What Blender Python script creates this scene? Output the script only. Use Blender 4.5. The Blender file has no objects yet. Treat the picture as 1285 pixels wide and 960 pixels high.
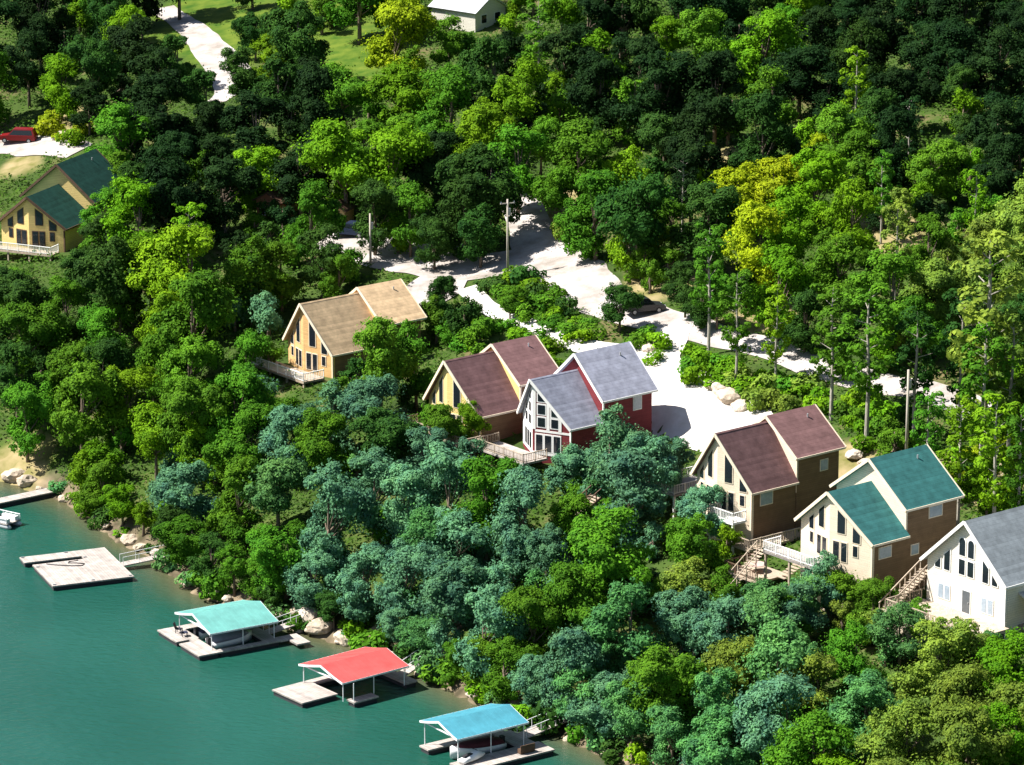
import bpy, math, random
import numpy as np
from mathutils import Vector, Matrix, noise as mnoise

R = math.radians
rnd = random.Random(7)
scn = bpy.context.scene
col = scn.collection

# ------------------------------------------------------------------ camera geometry (metres, water level z = 0)
PW, PH = 1285.0, 960.0
HFOV = R(14.0)
F = PW / 2 / math.tan(HFOV / 2)
PITCH = R(15.5)
CAM = Vector((0, 0, 135.0))
FWD = Vector((0, math.cos(PITCH), -math.sin(PITCH)))
UP = Vector((0, math.sin(PITCH), math.cos(PITCH)))

def ray(px, py):
    return FWD + Vector((1, 0, 0)) * ((px - PW / 2) / F) + UP * ((PH / 2 - py) / F)

def atz(px, py, z):
    d = ray(px, py)
    return CAM + d * ((z - CAM.z) / d.z)

def proj(p):
    q = Vector(p) - CAM
    dep = q.dot(FWD)
    return PW / 2 + q.x / dep * F, PH / 2 - q.dot(UP) / dep * F, dep

# ------------------------------------------------------------------ terrain
SHORE_PX = [(-60, 584), (0, 603), (52, 620), (100, 640), (150, 682), (195, 702), (240, 742), (300, 768), (345, 782), (395, 800),
            (430, 808), (500, 832), (550, 858), (600, 885), (640, 905), (700, 920), (760, 950), (800, 966), (900, 1022), (1050, 1105)]
SH = [atz(x, y, 0.0).xy for x, y in SHORE_PX]
d0 = Vector((-.61, .79)); d1 = Vector((.63, -.78))
SH = [SH[0] + d0 * 2500, SH[0] + d0 * 120] + SH + [SH[-1] + d1 * 120, SH[-1] + d1 * 2500]
SHN = np.array([[p.x, p.y] for p in SH])

def shore_v(x, y):
    x = np.asarray(x, float); y = np.asarray(y, float)
    best = np.full(x.shape, 1e18); sg = np.ones(x.shape)
    for a, b in zip(SHN[:-1], SHN[1:]):
        ab = b - a
        t = np.clip(((x - a[0]) * ab[0] + (y - a[1]) * ab[1]) / (ab @ ab), 0, 1)
        qx = x - (a[0] + ab[0] * t); qy = y - (a[1] + ab[1] * t)
        d = qx * qx + qy * qy
        cr = ab[0] * qy - ab[1] * qx
        m = d < best
        best = np.where(m, d, best); sg = np.where(m, np.sign(cr), sg)
    return np.sqrt(best) * sg

PV = [-4000, -40, -12, -3, 0, 2.0, 26, 34, 45, 60, 90, 140, 250, 500, 1500, 6000]
PZ = [-30, -12, -4.5, -1.3, 0, 1.3, 11.0, 12.4, 14.4, 18.0, 23.5, 31.5, 47, 76, 140, 170]

def wob(x, y):
    return (np.sin(x * .21 + 1.3 * np.sin(y * .13)) + np.sin(y * .27 + 1.7 * np.cos(x * .11)) + .6 * np.sin(x * .41 - y * .37)) * .17

PADS = []          # (centre x, y, cos, sin, half x, y0, y1, z)
def terr(x, y):
    x = np.asarray(x, float); y = np.asarray(y, float)
    v = shore_v(x, y)
    z = np.interp(v, PV, PZ)
    k = np.clip((v - 1) / 6, 0, 1)
    z = z + wob(x, y) * k * np.clip(1.6 - (v - 40) / 60, .6, 1.6)
    # rough little bank at the water's edge
    kb = np.exp(-((v - 1.2) / 1.8) ** 2)
    z = z + kb * .35 * (np.sin(x * 1.9 + y * .7) + np.sin(y * 2.3 - x * 1.1))
    for cx, cy, c, s, hx, y0, y1, pz in PADS:
        lx = (x - cx) * c + (y - cy) * s
        ly = -(x - cx) * s + (y - cy) * c
        dx = np.maximum(np.abs(lx) - hx, 0); dy = np.maximum(np.maximum(y0 - ly, ly - y1), 0)
        w = np.clip(1 - np.sqrt(dx * dx + dy * dy) / 3.5, 0, 1)
        w = w * w * (3 - 2 * w)
        z = np.where(z > pz, z + (pz - z) * w, z)
    return z

def tz(x, y):
    return float(terr(np.array([x]), np.array([y]))[0])

def ground(px, py, h=0.0):
    """point at height h over the ground seen at this pixel"""
    d = ray(px, py)
    t = np.arange(300, 900, 1.0)
    P = np.array(CAM)[None] + np.array(d)[None] * t[:, None]
    g = P[:, 2] - terr(P[:, 0], P[:, 1]) - h
    i = int(np.argmax(g <= 0))
    if g[i] > 0: i = len(t) - 1
    a, b = t[max(i - 1, 0)], t[i]
    for _ in range(12):
        m = (a + b) / 2
        p = CAM + d * m
        if p.z - tz(p.x, p.y) - h <= 0: b = m
        else: a = m
    return CAM + d * b

# ------------------------------------------------------------------ materials
def node(nt, t, **k):
    n = nt.nodes.new(t)
    for a, b in k.items():
        if a in n.inputs: n.inputs[a].default_value = b
        else: setattr(n, a, b)
    return n

def mat(name, c, rough=.8, var=.25, scale=1.5, spec=.3, bump=0.0, bscale=12, metal=0.0, stretch=None, c2=None):
    m = bpy.data.materials.new(name); m.use_nodes = True
    nt = m.node_tree; b = nt.nodes['Principled BSDF']
    b.inputs['Roughness'].default_value = rough
    b.inputs['Metallic'].default_value = metal
    b.inputs['Specular IOR Level'].default_value = spec
    tc = node(nt, 'ShaderNodeTexCoord')
    vec = tc.outputs['Object']
    if stretch:
        mp = node(nt, 'ShaderNodeMapping'); mp.inputs['Scale'].default_value = stretch
        nt.links.new(vec, mp.inputs['Vector']); vec = mp.outputs['Vector']
    n1 = node(nt, 'ShaderNodeTexNoise', Scale=scale, Detail=6.0, Roughness=.65)
    nt.links.new(vec, n1.inputs['Vector'])
    cr = node(nt, 'ShaderNodeValToRGB')
    cr.color_ramp.elements[0].position = .3; cr.color_ramp.elements[1].position = .7
    lo = c2 if c2 else tuple(x * (1 - var) for x in c)
    cr.color_ramp.elements[0].color = (*lo, 1)
    cr.color_ramp.elements[1].color = (*[min(1, x * (1 + var * .6)) for x in c], 1)
    nt.links.new(n1.outputs['Fac'], cr.inputs['Fac'])
    nt.links.new(cr.outputs['Color'], b.inputs['Base Color'])
    if bump:
        n2 = node(nt, 'ShaderNodeTexNoise', Scale=float(bscale), Detail=4.0)
        nt.links.new(vec, n2.inputs['Vector'])
        bp = node(nt, 'ShaderNodeBump', Strength=bump, Distance=.1)
        nt.links.new(n2.outputs['Fac'], bp.inputs['Height'])
        nt.links.new(bp.outputs['Normal'], b.inputs['Normal'])
    return m

def banded(name, c, axis, period, rough=.8, var=.25, depth=.5, gap=.45, spec=.3):
    """siding, planks, shingle courses: bands across one object axis plus blotches"""
    m = mat(name, c, rough, var, 1.1, spec)
    nt = m.node_tree; b = nt.nodes['Principled BSDF']
    tc = nt.nodes['Texture Coordinate']
    sx = node(nt, 'ShaderNodeSeparateXYZ'); nt.links.new(tc.outputs['Object'], sx.inputs[0])
    mu = node(nt, 'ShaderNodeMath', operation='DIVIDE'); mu.inputs[1].default_value = period
    nt.links.new(sx.outputs['XYZ'.index(axis)], mu.inputs[0])
    fr = node(nt, 'ShaderNodeMath', operation='FRACT'); nt.links.new(mu.outputs[0], fr.inputs[0])
    fl = node(nt, 'ShaderNodeMath', operation='FLOOR'); nt.links.new(mu.outputs[0], fl.inputs[0])
    wn = node(nt, 'ShaderNodeTexWhiteNoise', noise_dimensions='1D'); nt.links.new(fl.outputs[0], wn.inputs['W'])
    # colour: band-to-band change and a thin darker joint
    lt = node(nt, 'ShaderNodeMath', operation='LESS_THAN'); lt.inputs[1].default_value = .12
    nt.links.new(fr.outputs[0], lt.inputs[0])
    jm = node(nt, 'ShaderNodeMath', operation='MULTIPLY_ADD'); jm.inputs[1].default_value = -gap; jm.inputs[2].default_value = 1.0
    nt.links.new(lt.outputs[0], jm.inputs[0])
    wm = node(nt, 'ShaderNodeMath', operation='MULTIPLY_ADD'); wm.inputs[1].default_value = var * .8; wm.inputs[2].default_value = 1 - var * .4
    nt.links.new(wn.outputs['Value'], wm.inputs[0])
    pr = node(nt, 'ShaderNodeMath', operation='MULTIPLY')
    nt.links.new(jm.outputs[0], pr.inputs[0]); nt.links.new(wm.outputs[0], pr.inputs[1])
    mx = node(nt, 'ShaderNodeMix', data_type='RGBA', blend_type='MULTIPLY'); mx.inputs[0].default_value = 1.0
    src = b.inputs['Base Color'].links[0].from_socket
    nt.links.new(src, mx.inputs[6]); nt.links.new(pr.outputs[0], mx.inputs[7])
    nt.links.new(mx.outputs[2], b.inputs['Base Color'])
    bp = node(nt, 'ShaderNodeBump', Strength=depth, Distance=.05)
    nt.links.new(fr.outputs[0], bp.inputs['Height']); nt.links.new(bp.outputs['Normal'], b.inputs['Normal'])
    return m

def foliage(name, c, hv=.5):
    m = bpy.data.materials.new(name); m.use_nodes = True
    nt = m.node_tree; b = nt.nodes['Principled BSDF']; out = nt.nodes['Material Output']
    oi = node(nt, 'ShaderNodeObjectInfo')
    tc = node(nt, 'ShaderNodeTexCoord')
    n1 = node(nt, 'ShaderNodeTexNoise', Scale=.55, Detail=3.0)
    n2 = node(nt, 'ShaderNodeTexNoise', Scale=5.0, Detail=2.0)
    nt.links.new(tc.outputs['Object'], n1.inputs['Vector']); nt.links.new(tc.outputs['Object'], n2.inputs['Vector'])
    ad = node(nt, 'ShaderNodeMath', operation='ADD'); nt.links.new(n1.outputs['Fac'], ad.inputs[0]); nt.links.new(n2.outputs['Fac'], ad.inputs[1])
    cr = node(nt, 'ShaderNodeValToRGB')
    e = cr.color_ramp.elements
    e[0].position = .62; e[1].position = 1.3 if False else 1.0
    e[0].color = (c[0] * .55, c[1] * .62, c[2] * .8, 1); e[1].color = (min(1, c[0] * 1.7), min(1, c[1] * 1.4), c[2] * 1.05, 1)
    mm = node(nt, 'ShaderNodeMapRange'); mm.inputs['From Min'].default_value = .6; mm.inputs['From Max'].default_value = 1.4
    nt.links.new(ad.outputs[0], mm.inputs['Value'])
    e[0].position = 0.15; e[1].position = .85
    nt.links.new(mm.outputs[0], cr.inputs['Fac'])
    hs = node(nt, 'ShaderNodeHueSaturation')
    mr = node(nt, 'ShaderNodeMapRange'); mr.inputs['To Min'].default_value = .488; mr.inputs['To Max'].default_value = .515
    nt.links.new(oi.outputs['Random'], mr.inputs['Value']); nt.links.new(mr.outputs[0], hs.inputs['Hue'])
    mv = node(nt, 'ShaderNodeMath', operation='MULTIPLY_ADD'); mv.inputs[1].default_value = hv; mv.inputs[2].default_value = 1 - hv * .5
    wn = node(nt, 'ShaderNodeTexWhiteNoise', noise_dimensions='1D'); nt.links.new(oi.outputs['Random'], wn.inputs['W'])
    nt.links.new(wn.outputs['Value'], mv.inputs[0]); nt.links.new(mv.outputs[0], hs.inputs['Value'])
    nt.links.new(cr.outputs['Color'], hs.inputs['Color'])
    nt.links.new(hs.outputs['Color'], b.inputs['Base Color'])
    b.inputs['Roughness'].default_value = .8; b.inputs['Specular IOR Level'].default_value = .08
    tr = node(nt, 'ShaderNodeBsdfTranslucent'); nt.links.new(hs.outputs['Color'], tr.inputs['Color'])
    ms = node(nt, 'ShaderNodeMixShader'); ms.inputs[0].default_value = .33
    nt.links.new(b.outputs[0], ms.inputs[1]); nt.links.new(tr.outputs[0], ms.inputs[2])
    nt.links.new(ms.outputs[0], out.inputs['Surface'])
    return m

FOL = {'dark': foliage('foliage_dark', (.030, .092, .015)), 'mid': foliage('foliage_mid', (.072, .205, .013)),
       'lime': foliage('foliage_lime', (.112, .265, .008)), 'teal': foliage('foliage_teal_glare', (.090, .240, .128)),  # blue-green leaves have the milky glare over the lower slope painted in
       'olive': foliage('foliage_olive', (.145, .250, .035)), 'yellow': foliage('foliage_yellow', (.235, .350, .010)),
       'shadowed': foliage('foliage_shadowed', (.013, .042, .010)), 'cool': foliage('foliage_cool_glare', (.080, .235, .072))}  # near-black leaves paint in shadow; cool ones blend towards the glare tint
COLWORD = {'dark': 'dark green', 'mid': 'leaf-green', 'lime': 'lime-green', 'teal': 'blue-green', 'olive': 'olive-green', 'yellow': 'yellow-green', 'shadowed': 'blackish-green', 'cool': 'cool green'}
BARK = mat('bark', (.17, .13, .095), .9, .4, 3, .2, .6, 14, stretch=(1, 1, .2))
BARKPALE = mat('bark_pale', (.36, .33, .28), .9, .3, 3, .2, .5, 14, stretch=(1, 1, .2))
WHITE = mat('white_paint', (.78, .77, .74), .6, .08, 1.2)
CREAM = mat('cream_trim', (.74, .63, .48), .6, .12, 1.2)
DKWOOD = mat('dark_timber', (.11, .065, .04), .8, .3, 2)
TIMBER = banded('weathered_deck_timber', (.40, .32, .24), 'X', .16, .85, .25, .4)
GREYDECK = banded('pale_dock_boards', (.37, .33, .30), 'Y', .30, .85, .3, .4, .35)
FLOAT = mat('dark_float', (.035, .035, .04), .7)
GLASS = mat('window_glass', (.012, .016, .022), .08, .1, 1, .6)
GLASSB = mat('curtained_glass', (.30, .36, .42), .15, .2, 2, .6)
METALW = mat('white_metal', (.72, .73, .74), .4, .08, 1, .5)
GALV = mat('galvanised_metal', (.42, .43, .44), .45, .15, 2, .5, metal=.4)
STONE = mat('bank_stone', (.46, .38, .29), .9, .35, 1.2, .2, .8, 5)
PALESTONE = mat('pale_stone', (.48, .41, .33), .9, .3, 1.0, .2, .8, 5)
ROADM = mat('pale_gravel_road', (.42, .39, .375), .95, .3, .3, .1, .4, 5, c2=(.22, .19, .16))
GRAVEL = mat('white_gravel', (.58, .55, .53), .95, .12, .5, .1, .3, 7, c2=(.47, .43, .38))
POLEM = mat('pole_wood', (.40, .36, .30), .85, .25, 2, stretch=(1, 1, .2))
TYRE = mat('tyre_rubber', (.02, .02, .02), .8)
BLACKP = mat('black_plastic', (.03, .03, .035), .5)

# ------------------------------------------------------------------ mesh helpers
class MB:
    def __init__(s): s.v = []; s.f = []
    def add(s, vs, fs):
        n = len(s.v); s.v += [tuple(p) for p in vs]; s.f += [tuple(i + n for i in f) for f in fs]; return s
    def box(s, a, b):
        x0, y0, z0 = a; x1, y1, z1 = b
        return s.add([(x0, y0, z0), (x1, y0, z0), (x1, y1, z0), (x0, y1, z0), (x0, y0, z1), (x1, y0, z1), (x1, y1, z1), (x0, y1, z1)],
                     [(0, 3, 2, 1), (4, 5, 6, 7), (0, 1, 5, 4), (1, 2, 6, 5), (2, 3, 7, 6), (3, 0, 4, 7)])
    def prism(s, poly, off):
        poly = [Vector(p) for p in poly]; off = Vector(off); n = len(poly)
        nrm = Vector((0, 0, 0))
        for i in range(n): nrm += (poly[i] - poly[0]).cross(poly[(i + 1) % n] - poly[0])
        if nrm.dot(off) > 0: poly.reverse()
        return s.add(poly + [p + off for p in poly], [tuple(range(n)), tuple(range(2 * n - 1, n - 1, -1))] +
                     [(i, i + n, (i + 1) % n + n, (i + 1) % n) for i in range(n)])
    def bar(s, p0, p1, w, h=None):
        h = h or w
        p0 = Vector(p0); p1 = Vector(p1); d = (p1 - p0).normalized()
        u = Vector((0, 0, 1)) if abs(d.z) < .95 else Vector((0, 1, 0))
        sd = d.cross(u).normalized(); up = sd.cross(d).normalized()
        q = [sd * a * w / 2 + up * b * h / 2 for a, b in ((-1, -1), (1, -1), (1, 1), (-1, 1))]
        return s.add([p0 + k for k in q] + [p1 + k for k in q], [(0, 1, 2, 3), (7, 6, 5, 4), (0, 4, 5, 1), (1, 5, 6, 2), (2, 6, 7, 3), (3, 7, 4, 0)])
    def tube(s, pts, rad, n=7):
        pts = [Vector(p) for p in pts]; vs = []; fs = []
        for i, p in enumerate(pts):
            d = (pts[min(i + 1, len(pts) - 1)] - pts[max(i - 1, 0)]).normalized()
            u = Vector((1, 0, 0)) if abs(d.x) < .8 else Vector((0, 1, 0))
            a = d.cross(u).normalized(); b = d.cross(a)
            for k in range(n):
                t = 2 * math.pi * k / n
                vs.append(p + (a * math.cos(t) + b * math.sin(t)) * rad[i])
        for i in range(len(pts) - 1):
            for k in range(n):
                fs.append((i * n + k, (i + 1) * n + k, (i + 1) * n + (k + 1) % n, i * n + (k + 1) % n))
        fs.append(tuple(range(n))); m = (len(pts) - 1) * n; fs.append(tuple(m + n - 1 - k for k in range(n)))
        return s.add(vs, fs)
    def loft(s, rings, caps=True):
        n = len(rings[0]); vs = [p for r in rings for p in r]; fs = []
        for i in range(len(rings) - 1):
            for k in range(n):
                fs.append((i * n + k, i * n + (k + 1) % n, (i + 1) * n + (k + 1) % n, (i + 1) * n + k))
        if caps:
            fs.append(tuple(range(n - 1, -1, -1))); m = (len(rings) - 1) * n; fs.append(tuple(m + k for k in range(n)))
        return s.add(vs, fs)
    def build(s, name, m, parent=None, smooth=False):
        me = bpy.data.meshes.new(name); me.from_pydata(s.v, [], s.f); me.update()
        if m: me.materials.append(m)
        if smooth:
            for p in me.polygons: p.use_smooth = True
        o = bpy.data.objects.new(name, me); col.objects.link(o)
        if parent: o.parent = parent
        return o

def tag(o, label=None, cat=None, group=None, kind=None):
    if label: o['label'] = label
    if cat: o['category'] = cat
    if group: o['group'] = group
    if kind: o['kind'] = kind
    return o

def thing(name, loc, rz, label, cat, group=None):
    o = bpy.data.objects.new(name, None); col.objects.link(o)
    o.location = loc; o.rotation_euler = (0, 0, rz); o.empty_display_size = .3
    return tag(o, label, cat, group)

LAND = []          # landmarks for describing trees: (phrase, px, py)

# ------------------------------------------------------------------ houses
def roofmat(name, c, var=.30):
    m = banded(name + '_shingles', c, 'Z', .26, .95, var, .35, .22, .12)
    return m

M_SID = {}
def siding(name, c, var=.18):
    return banded('siding_' + name, c, 'Z', .22, .8, var, .5, .3)

def poly_window(house, O, ds, n, poly, trim, pane=GLASS, name='window', fr=.10):
    """a window whose outline is poly [(s, z)...] on the wall plane O + s*ds + z*Z"""
    cx = sum(p[0] for p in poly) / len(poly); cz = sum(p[1] for p in poly) / len(poly)
    def P(s, z, off): return O + ds * s + Vector((0, 0, z)) + n * off
    big = [(s + fr * (1 if s > cx else -1), z + fr * (1 if z > cz else -1)) for s, z in poly]
    f = MB().prism([P(s, z, -.05) for s, z in big], n * .10).build(name, trim, house)
    MB().prism([P(s, z, .04) for s, z in poly], n * .035).build('pane', pane, f)
    return f

def rect(s, z0, z1, w): return [(s - w / 2, z0), (s + w / 2, z0), (s + w / 2, z1), (s - w / 2, z1)]
def trap(s, z0, z1, w, drop): return [(s - w / 2, z0), (s + w / 2, z0), (s + w / 2, z1 - max(drop, 0)), (s - w / 2, z1 + min(drop, 0))]
def arch(s, z0, z1, w):
    pts = [(s - w / 2, z0), (s + w / 2, z0)]
    for k in range(7):
        a = math.pi * k / 6
        pts.append((s + w / 2 * math.cos(a), z1 - w / 2 + w / 2 * math.sin(a)))
    return pts

def slab(mb, p, q, r, s_, t):
    """roof slope through four points (counter-clockwise from above), thickness t"""
    p, q, r, s_ = map(Vector, (p, q, r, s_))
    n = (q - p).cross(s_ - p).normalized()
    if n.z < 0: n = -n
    mb.prism([p, q, r, s_], n * -t)

def house(name, label, tip, zf, ang, hw, rise, eave, pw, Lf, hwr, riser, dzr, Lr, db, wallm, roofm, trim, ohf=.40, sidem=None, accent=None, drop=.4):
    zr = eave + rise
    T = atz(tip[0], tip[1], zf + zr + .22)
    rz = R(ang); c, s = math.cos(rz), math.sin(rz)
    ly = -(pw + ohf)
    org = Vector((T.x - (-s * ly), T.y - (c * ly), zf))
    h = thing(name, org, rz, label, 'house')
    sidem = sidem or wallm
    # front block
    m = MB()
    m.prism([(-hw, 0, -db), (0, -pw, -db), (hw, 0, -db), (hw, 0, eave), (0, -pw, zr), (-hw, 0, eave)][0:0] or [(-hw, 0, -db), (0, -pw, -db), (0, -pw, zr), (-hw, 0, eave)], (0, .25, 0))
    m.prism([(0, -pw, -db), (hw, 0, -db), (hw, 0, eave), (0, -pw, zr)], (0, .25, 0))
    m.build('front_wall', accent or wallm, h)
    for sg in (1, -1):
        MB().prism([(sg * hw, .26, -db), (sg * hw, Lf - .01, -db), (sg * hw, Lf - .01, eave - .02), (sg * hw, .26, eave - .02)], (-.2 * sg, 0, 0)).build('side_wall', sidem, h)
    # rear block
    zrr = zr + dzr; er = zrr - riser
    m = MB()
    m.prism([(-hwr, Lf, -db + .5), (hwr, Lf, -db + .5), (hwr, Lf, er), (0, Lf, zrr), (-hwr, Lf, er)], (0, Lr, 0))
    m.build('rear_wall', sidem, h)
    if accent: MB().prism([(-hwr, Lf - .03, eave - 1.5), (hwr, Lf - .03, eave - 1.5), (hwr, Lf - .03, er), (0, Lf - .03, zrr), (-hwr, Lf - .03, er)], (0, .026, 0)).build('gable_wall', accent, h)  # light front skin over the shade-darkened siding of the rear block
    # roofs
    sl = rise / hw; oh = .45; t = .22
    ye = -ohf
    m = MB()
    for sg in (1, -1):
        E = sg * (hw + oh); ez = eave - oh * sl + t
        slab(m, (0, -pw - ohf, zr + t), (E, ye, ez), (E, Lf - .02, ez), (0, Lf - .02, zr + t), t - .02)
    rf = m.build('front_roof', roofm, h)
    slr = riser / hwr
    m = MB()
    for sg in (1, -1):
        E = sg * (hwr + oh); ez = er - oh * slr + t
        slab(m, (0, Lf - .45, zrr + t), (E, Lf - .45, ez), (E, Lf + Lr + .45, ez), (0, Lf + Lr + .45, zrr + t), t - .02)
    rr = m.build('rear_roof', roofm, h)
    # barge boards and eave fascias
    m = MB()
    for sg in (1, -1):
        E = sg * (hw + oh); ez = eave - oh * sl + t
        m.bar((0, -pw - ohf - .05, zr + t - .1), (E, ye - .05, ez - .1), .1, .30)
        m.bar((E + sg * .04, ye, ez - .1), (E + sg * .04, Lf - .05, ez - .1), .07, .2)
    m.build('fascia', trim, rf)
    m = MB()
    for sg in (1, -1):
        E = sg * (hwr + oh); ez = er - oh * slr + t
        m.bar((0, Lf - .5, zrr + t - .1), (E, Lf - .5, ez - .1), .1, .28)
        m.bar((0, Lf + Lr + .5, zrr + t - .1), (E, Lf + Lr + .5, ez - .1), .1, .28)
        m.bar((E + sg * .04, Lf - .4, ez - .1), (E + sg * .04, Lf + Lr + .4, ez - .1), .07, .2)
    m.build('fascia', trim, rr)
    # corner boards
    if er > eave + .4: MB().box((hwr - .1, Lf - .07, eave - .3), (hwr + .05, Lf + .12, er - .05)).build('corner_trim', trim, h)
    MB().box((hw - .12, -.09, -db), (hw + .05, .06, eave - .45)).build('corner_trim', trim, h)
    MB().tube([(1.0, Lf + Lr * .75, zrr - 1.0), (1.0, Lf + Lr * .75, zrr - riser / hwr * 1.0 + .55)], [.08, .08], 8).build('vent_pipe', GALV, rr)
    # faces for windows
    fl = math.hypot(hw, pw)
    dr = Vector((hw, pw, 0)) / fl; nr = Vector((pw, -hw, 0)).normalized()
    dl = Vector((hw, -pw, 0)) / fl; nl = Vector((-pw, -hw, 0)).normalized()
    O = Vector((0, -pw, 0))
    c2 = (hw + .3)
    PADS.append((org.x, org.y, c, s, max(hw, hwr) + .8, -2.0, Lf + Lr + 1.0, zf - drop))
    return dict(h=h, org=org, O=O, dr=dr, nr=nr, dl=dl, nl=nl, hw=hw, hwr=hwr, Lf=Lf, Lr=Lr, eave=eave, er=er, zr=zr, rise=rise, pw=pw, db=db, trim=trim)

def chalet_windows(H, k=1.0, tall=True):
    h, O, tr = H['h'], H['O'], H['trim']
    e = H['eave']; r = H['rise']
    # upper glass follows the roof slope
    sl = r / math.hypot(H['hw'], H['pw'])
    def top(s): return e + r - sl * s - .7
    for s, w in ((1.35, .85),):
        a, b = s - w / 2, s + w / 2
        poly_window(h, O, H['dr'], H['nr'], [(a, e + .15), (b, e + .15), (b, top(b)), (a, top(a))], tr)
    a, b = 2.7, 3.5
    if top(a) > e + .1 and top(b) > e - .35:
        poly_window(h, O, H['dr'], H['nr'], [(a, e - .45), (b, e - .45), (b, max(top(b), e - .4)), (a, top(a))], tr)
    for s, w in ((-1.35, .85),):
        a, b = s - w / 2, s + w / 2
        poly_window(h, O, H['dl'], H['nl'], [(a, e + .15), (b, e + .15), (b, top(-b)), (a, top(-a))], tr)
    a, b = -3.4, -2.7
    if top(2.7) > e + .1:
        poly_window(h, O, H['dl'], H['nl'], [(a, e - .45), (b, e - .45), (b, top(2.7)), (a, max(top(3.4), e - .4))], tr)
    for s, z0, z1, w in ((.8, .15, 1.95, .65), (1.7, .15, 1.95, .6), (3.0, .9, 1.9, .5)):
        poly_window(h, O, H['dr'], H['nr'], rect(s, z0, z1, w), tr)
    for s, z0, z1, w in ((-.8, .15, 1.95, .65), (-1.7, .15, 1.95, .6), (-3.0, .9, 1.9, .5)):
        poly_window(h, O, H['dl'], H['nl'], rect(s, z0, z1, w), tr)

def side_window(H, y, z0, z1, w, rear=False, pane=GLASSB):
    x = H['hwr'] if rear else H['hw']
    poly_window(H['h'], Vector((x, 0, 0)), Vector((0, 1, 0)), Vector((1, 0, 0)), rect(y, z0, z1, w), H['trim'], pane)

def railing(mb, pts, z, hgt=.95, post=.09, step=1.6, bal=True):
    for (x0, y0), (x1, y1) in zip(pts[:-1], pts[1:]):
        L = math.hypot(x1 - x0, y1 - y0); n = max(1, round(L / step))
        for i in range(n + 1):
            x = x0 + (x1 - x0) * i / n; y = y0 + (y1 - y0) * i / n
            mb.box((x - post / 2, y - post / 2, z), (x + post / 2, y + post / 2, z + hgt + .08))
        mb.bar((x0, y0, z + hgt), (x1, y1, z + hgt), .11, .07)
        mb.bar((x0, y0, z + .14), (x1, y1, z + .14), .06, .06)
        if bal:
            nb = int(L / .22)
            for i in range(1, nb):
                x = x0 + (x1 - x0) * i / nb; y = y0 + (y1 - y0) * i / nb
                mb.bar((x, y, z + .14), (x, y, z + hgt), .045)

def deck(parent, x0, x1, y0, y1, z, floorm, railm, postm, down, sides='flr', name='deck'):
    d = MB().box((x0, y0, z - .22), (x1, y1, z)).build(name, floorm, parent)
    a = [(x0 + .06, y1 - .1), (x0 + .06, y0 + .06), (x1 - .06, y0 + .06), (x1 - .06, y1 - .1)]
    m = MB()
    if 'l' in sides: railing(m, a[0:2], z)
    if 'f' in sides: railing(m, a[1:3], z)
    if 'r' in sides: railing(m, a[2:4], z)
    m.build('railing', railm, d)
    n = max(2, round((x1 - x0) / 3) + 1)
    for i in range(n):
        x = x0 + .2 + (x1 - x0 - .4) * i / (n - 1)
        MB().box((x - .1, y0 + .1, z - .22 - down), (x + .1, y0 + .3, z - .22)).build('support_post', postm, d)
    return d

ROOF_BROWN = roofmat('brown', (.215, .118, .115)); ROOF_GREY = roofmat('lavender_grey', (.37, .38, .46)); ROOF_GREEN = roofmat('green', (.040, .150, .145))
ROOF_TAN = roofmat('tan', (.66, .47, .28)); ROOF_SLATE = roofmat('slate_grey', (.26, .29, .31)); ROOF_DKGREEN = roofmat('dark_green', (.018, .068, .052))
W_YEL = siding('honey', (.86, .64, .25), .1); W_TAN = siding('tan', (.44, .29, .17)); W_SHADED = siding('brown', (.20, .125, .07)); W_RED = siding('barn_red', (.22, .035, .042))  # brown siding is a darkened copy of the front walls, shade painted in
W_WHITE = siding('off_white', (.72, .67, .58), .06); W_CREAM = siding('cream', (.82, .68, .52), .08); W_ORANGE = siding('amber', (.74, .46, .20))

H1 = house('chalet', 'honey-yellow chalet with dark green roof, by itself at the upper left edge', (33, 247), 13.2, -24, 4.5, 3.5, 2.7, .95, 6.6, 4.9, 4.1, 2.6, 9.0, 4.5, W_YEL, ROOF_DKGREEN, DKWOOD)
chalet_windows(H1)
deck(H1['h'], -4.8, 4.6, -3.6, -.4 - 1.2, -.05, TIMBER, WHITE, TIMBER, 3.5)
H2 = house('chalet', 'chalet with a tan shingle roof and amber walls, half hidden by a round tree', (376.4, 380.7), 11.8, -51, 4.2, 4.7, 2.7, .95, 7.1, 4.3, 3.2, .6, 5.2, 5, W_SHADED, ROOF_TAN, CREAM, accent=W_ORANGE)
chalet_windows(H2)
deck(H2['h'], -5.6, 4.4, -4.2, -1.3, -.05, TIMBER, WHITE, TIMBER, 4)
H3 = house('chalet', 'yellow chalet with a brown roof, tucked behind the red and grey house', (557, 452.6), 13.0, -51, 4.3, 4.8, 2.7, .95, 5.5, 4.3, 3.2, .75, 5.0, 5, W_SHADED, ROOF_BROWN, CREAM, accent=W_YEL)
chalet_windows(H3)
deck(H3['h'], -4.6, 6.2, -3.4, -1.3, -.05, TIMBER, TIMBER, DKWOOD, 3.5)
H4 = house('chalet', 'barn-red chalet with lavender-grey roof and white trimmed prow windows', (664.8, 475.8), 12.9, -51, 3.9, 4.3, 3.3, 1.9, 4.1, 4.2, 3.8, 1.75, 6.6, 5, W_RED, ROOF_GREY, WHITE, ohf=.4)
h = H4['h']; O = H4['O']
def top4(s): return H4['zr'] - H4['rise'] / math.hypot(3.9, 1.9) * abs(s) - .5
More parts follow.
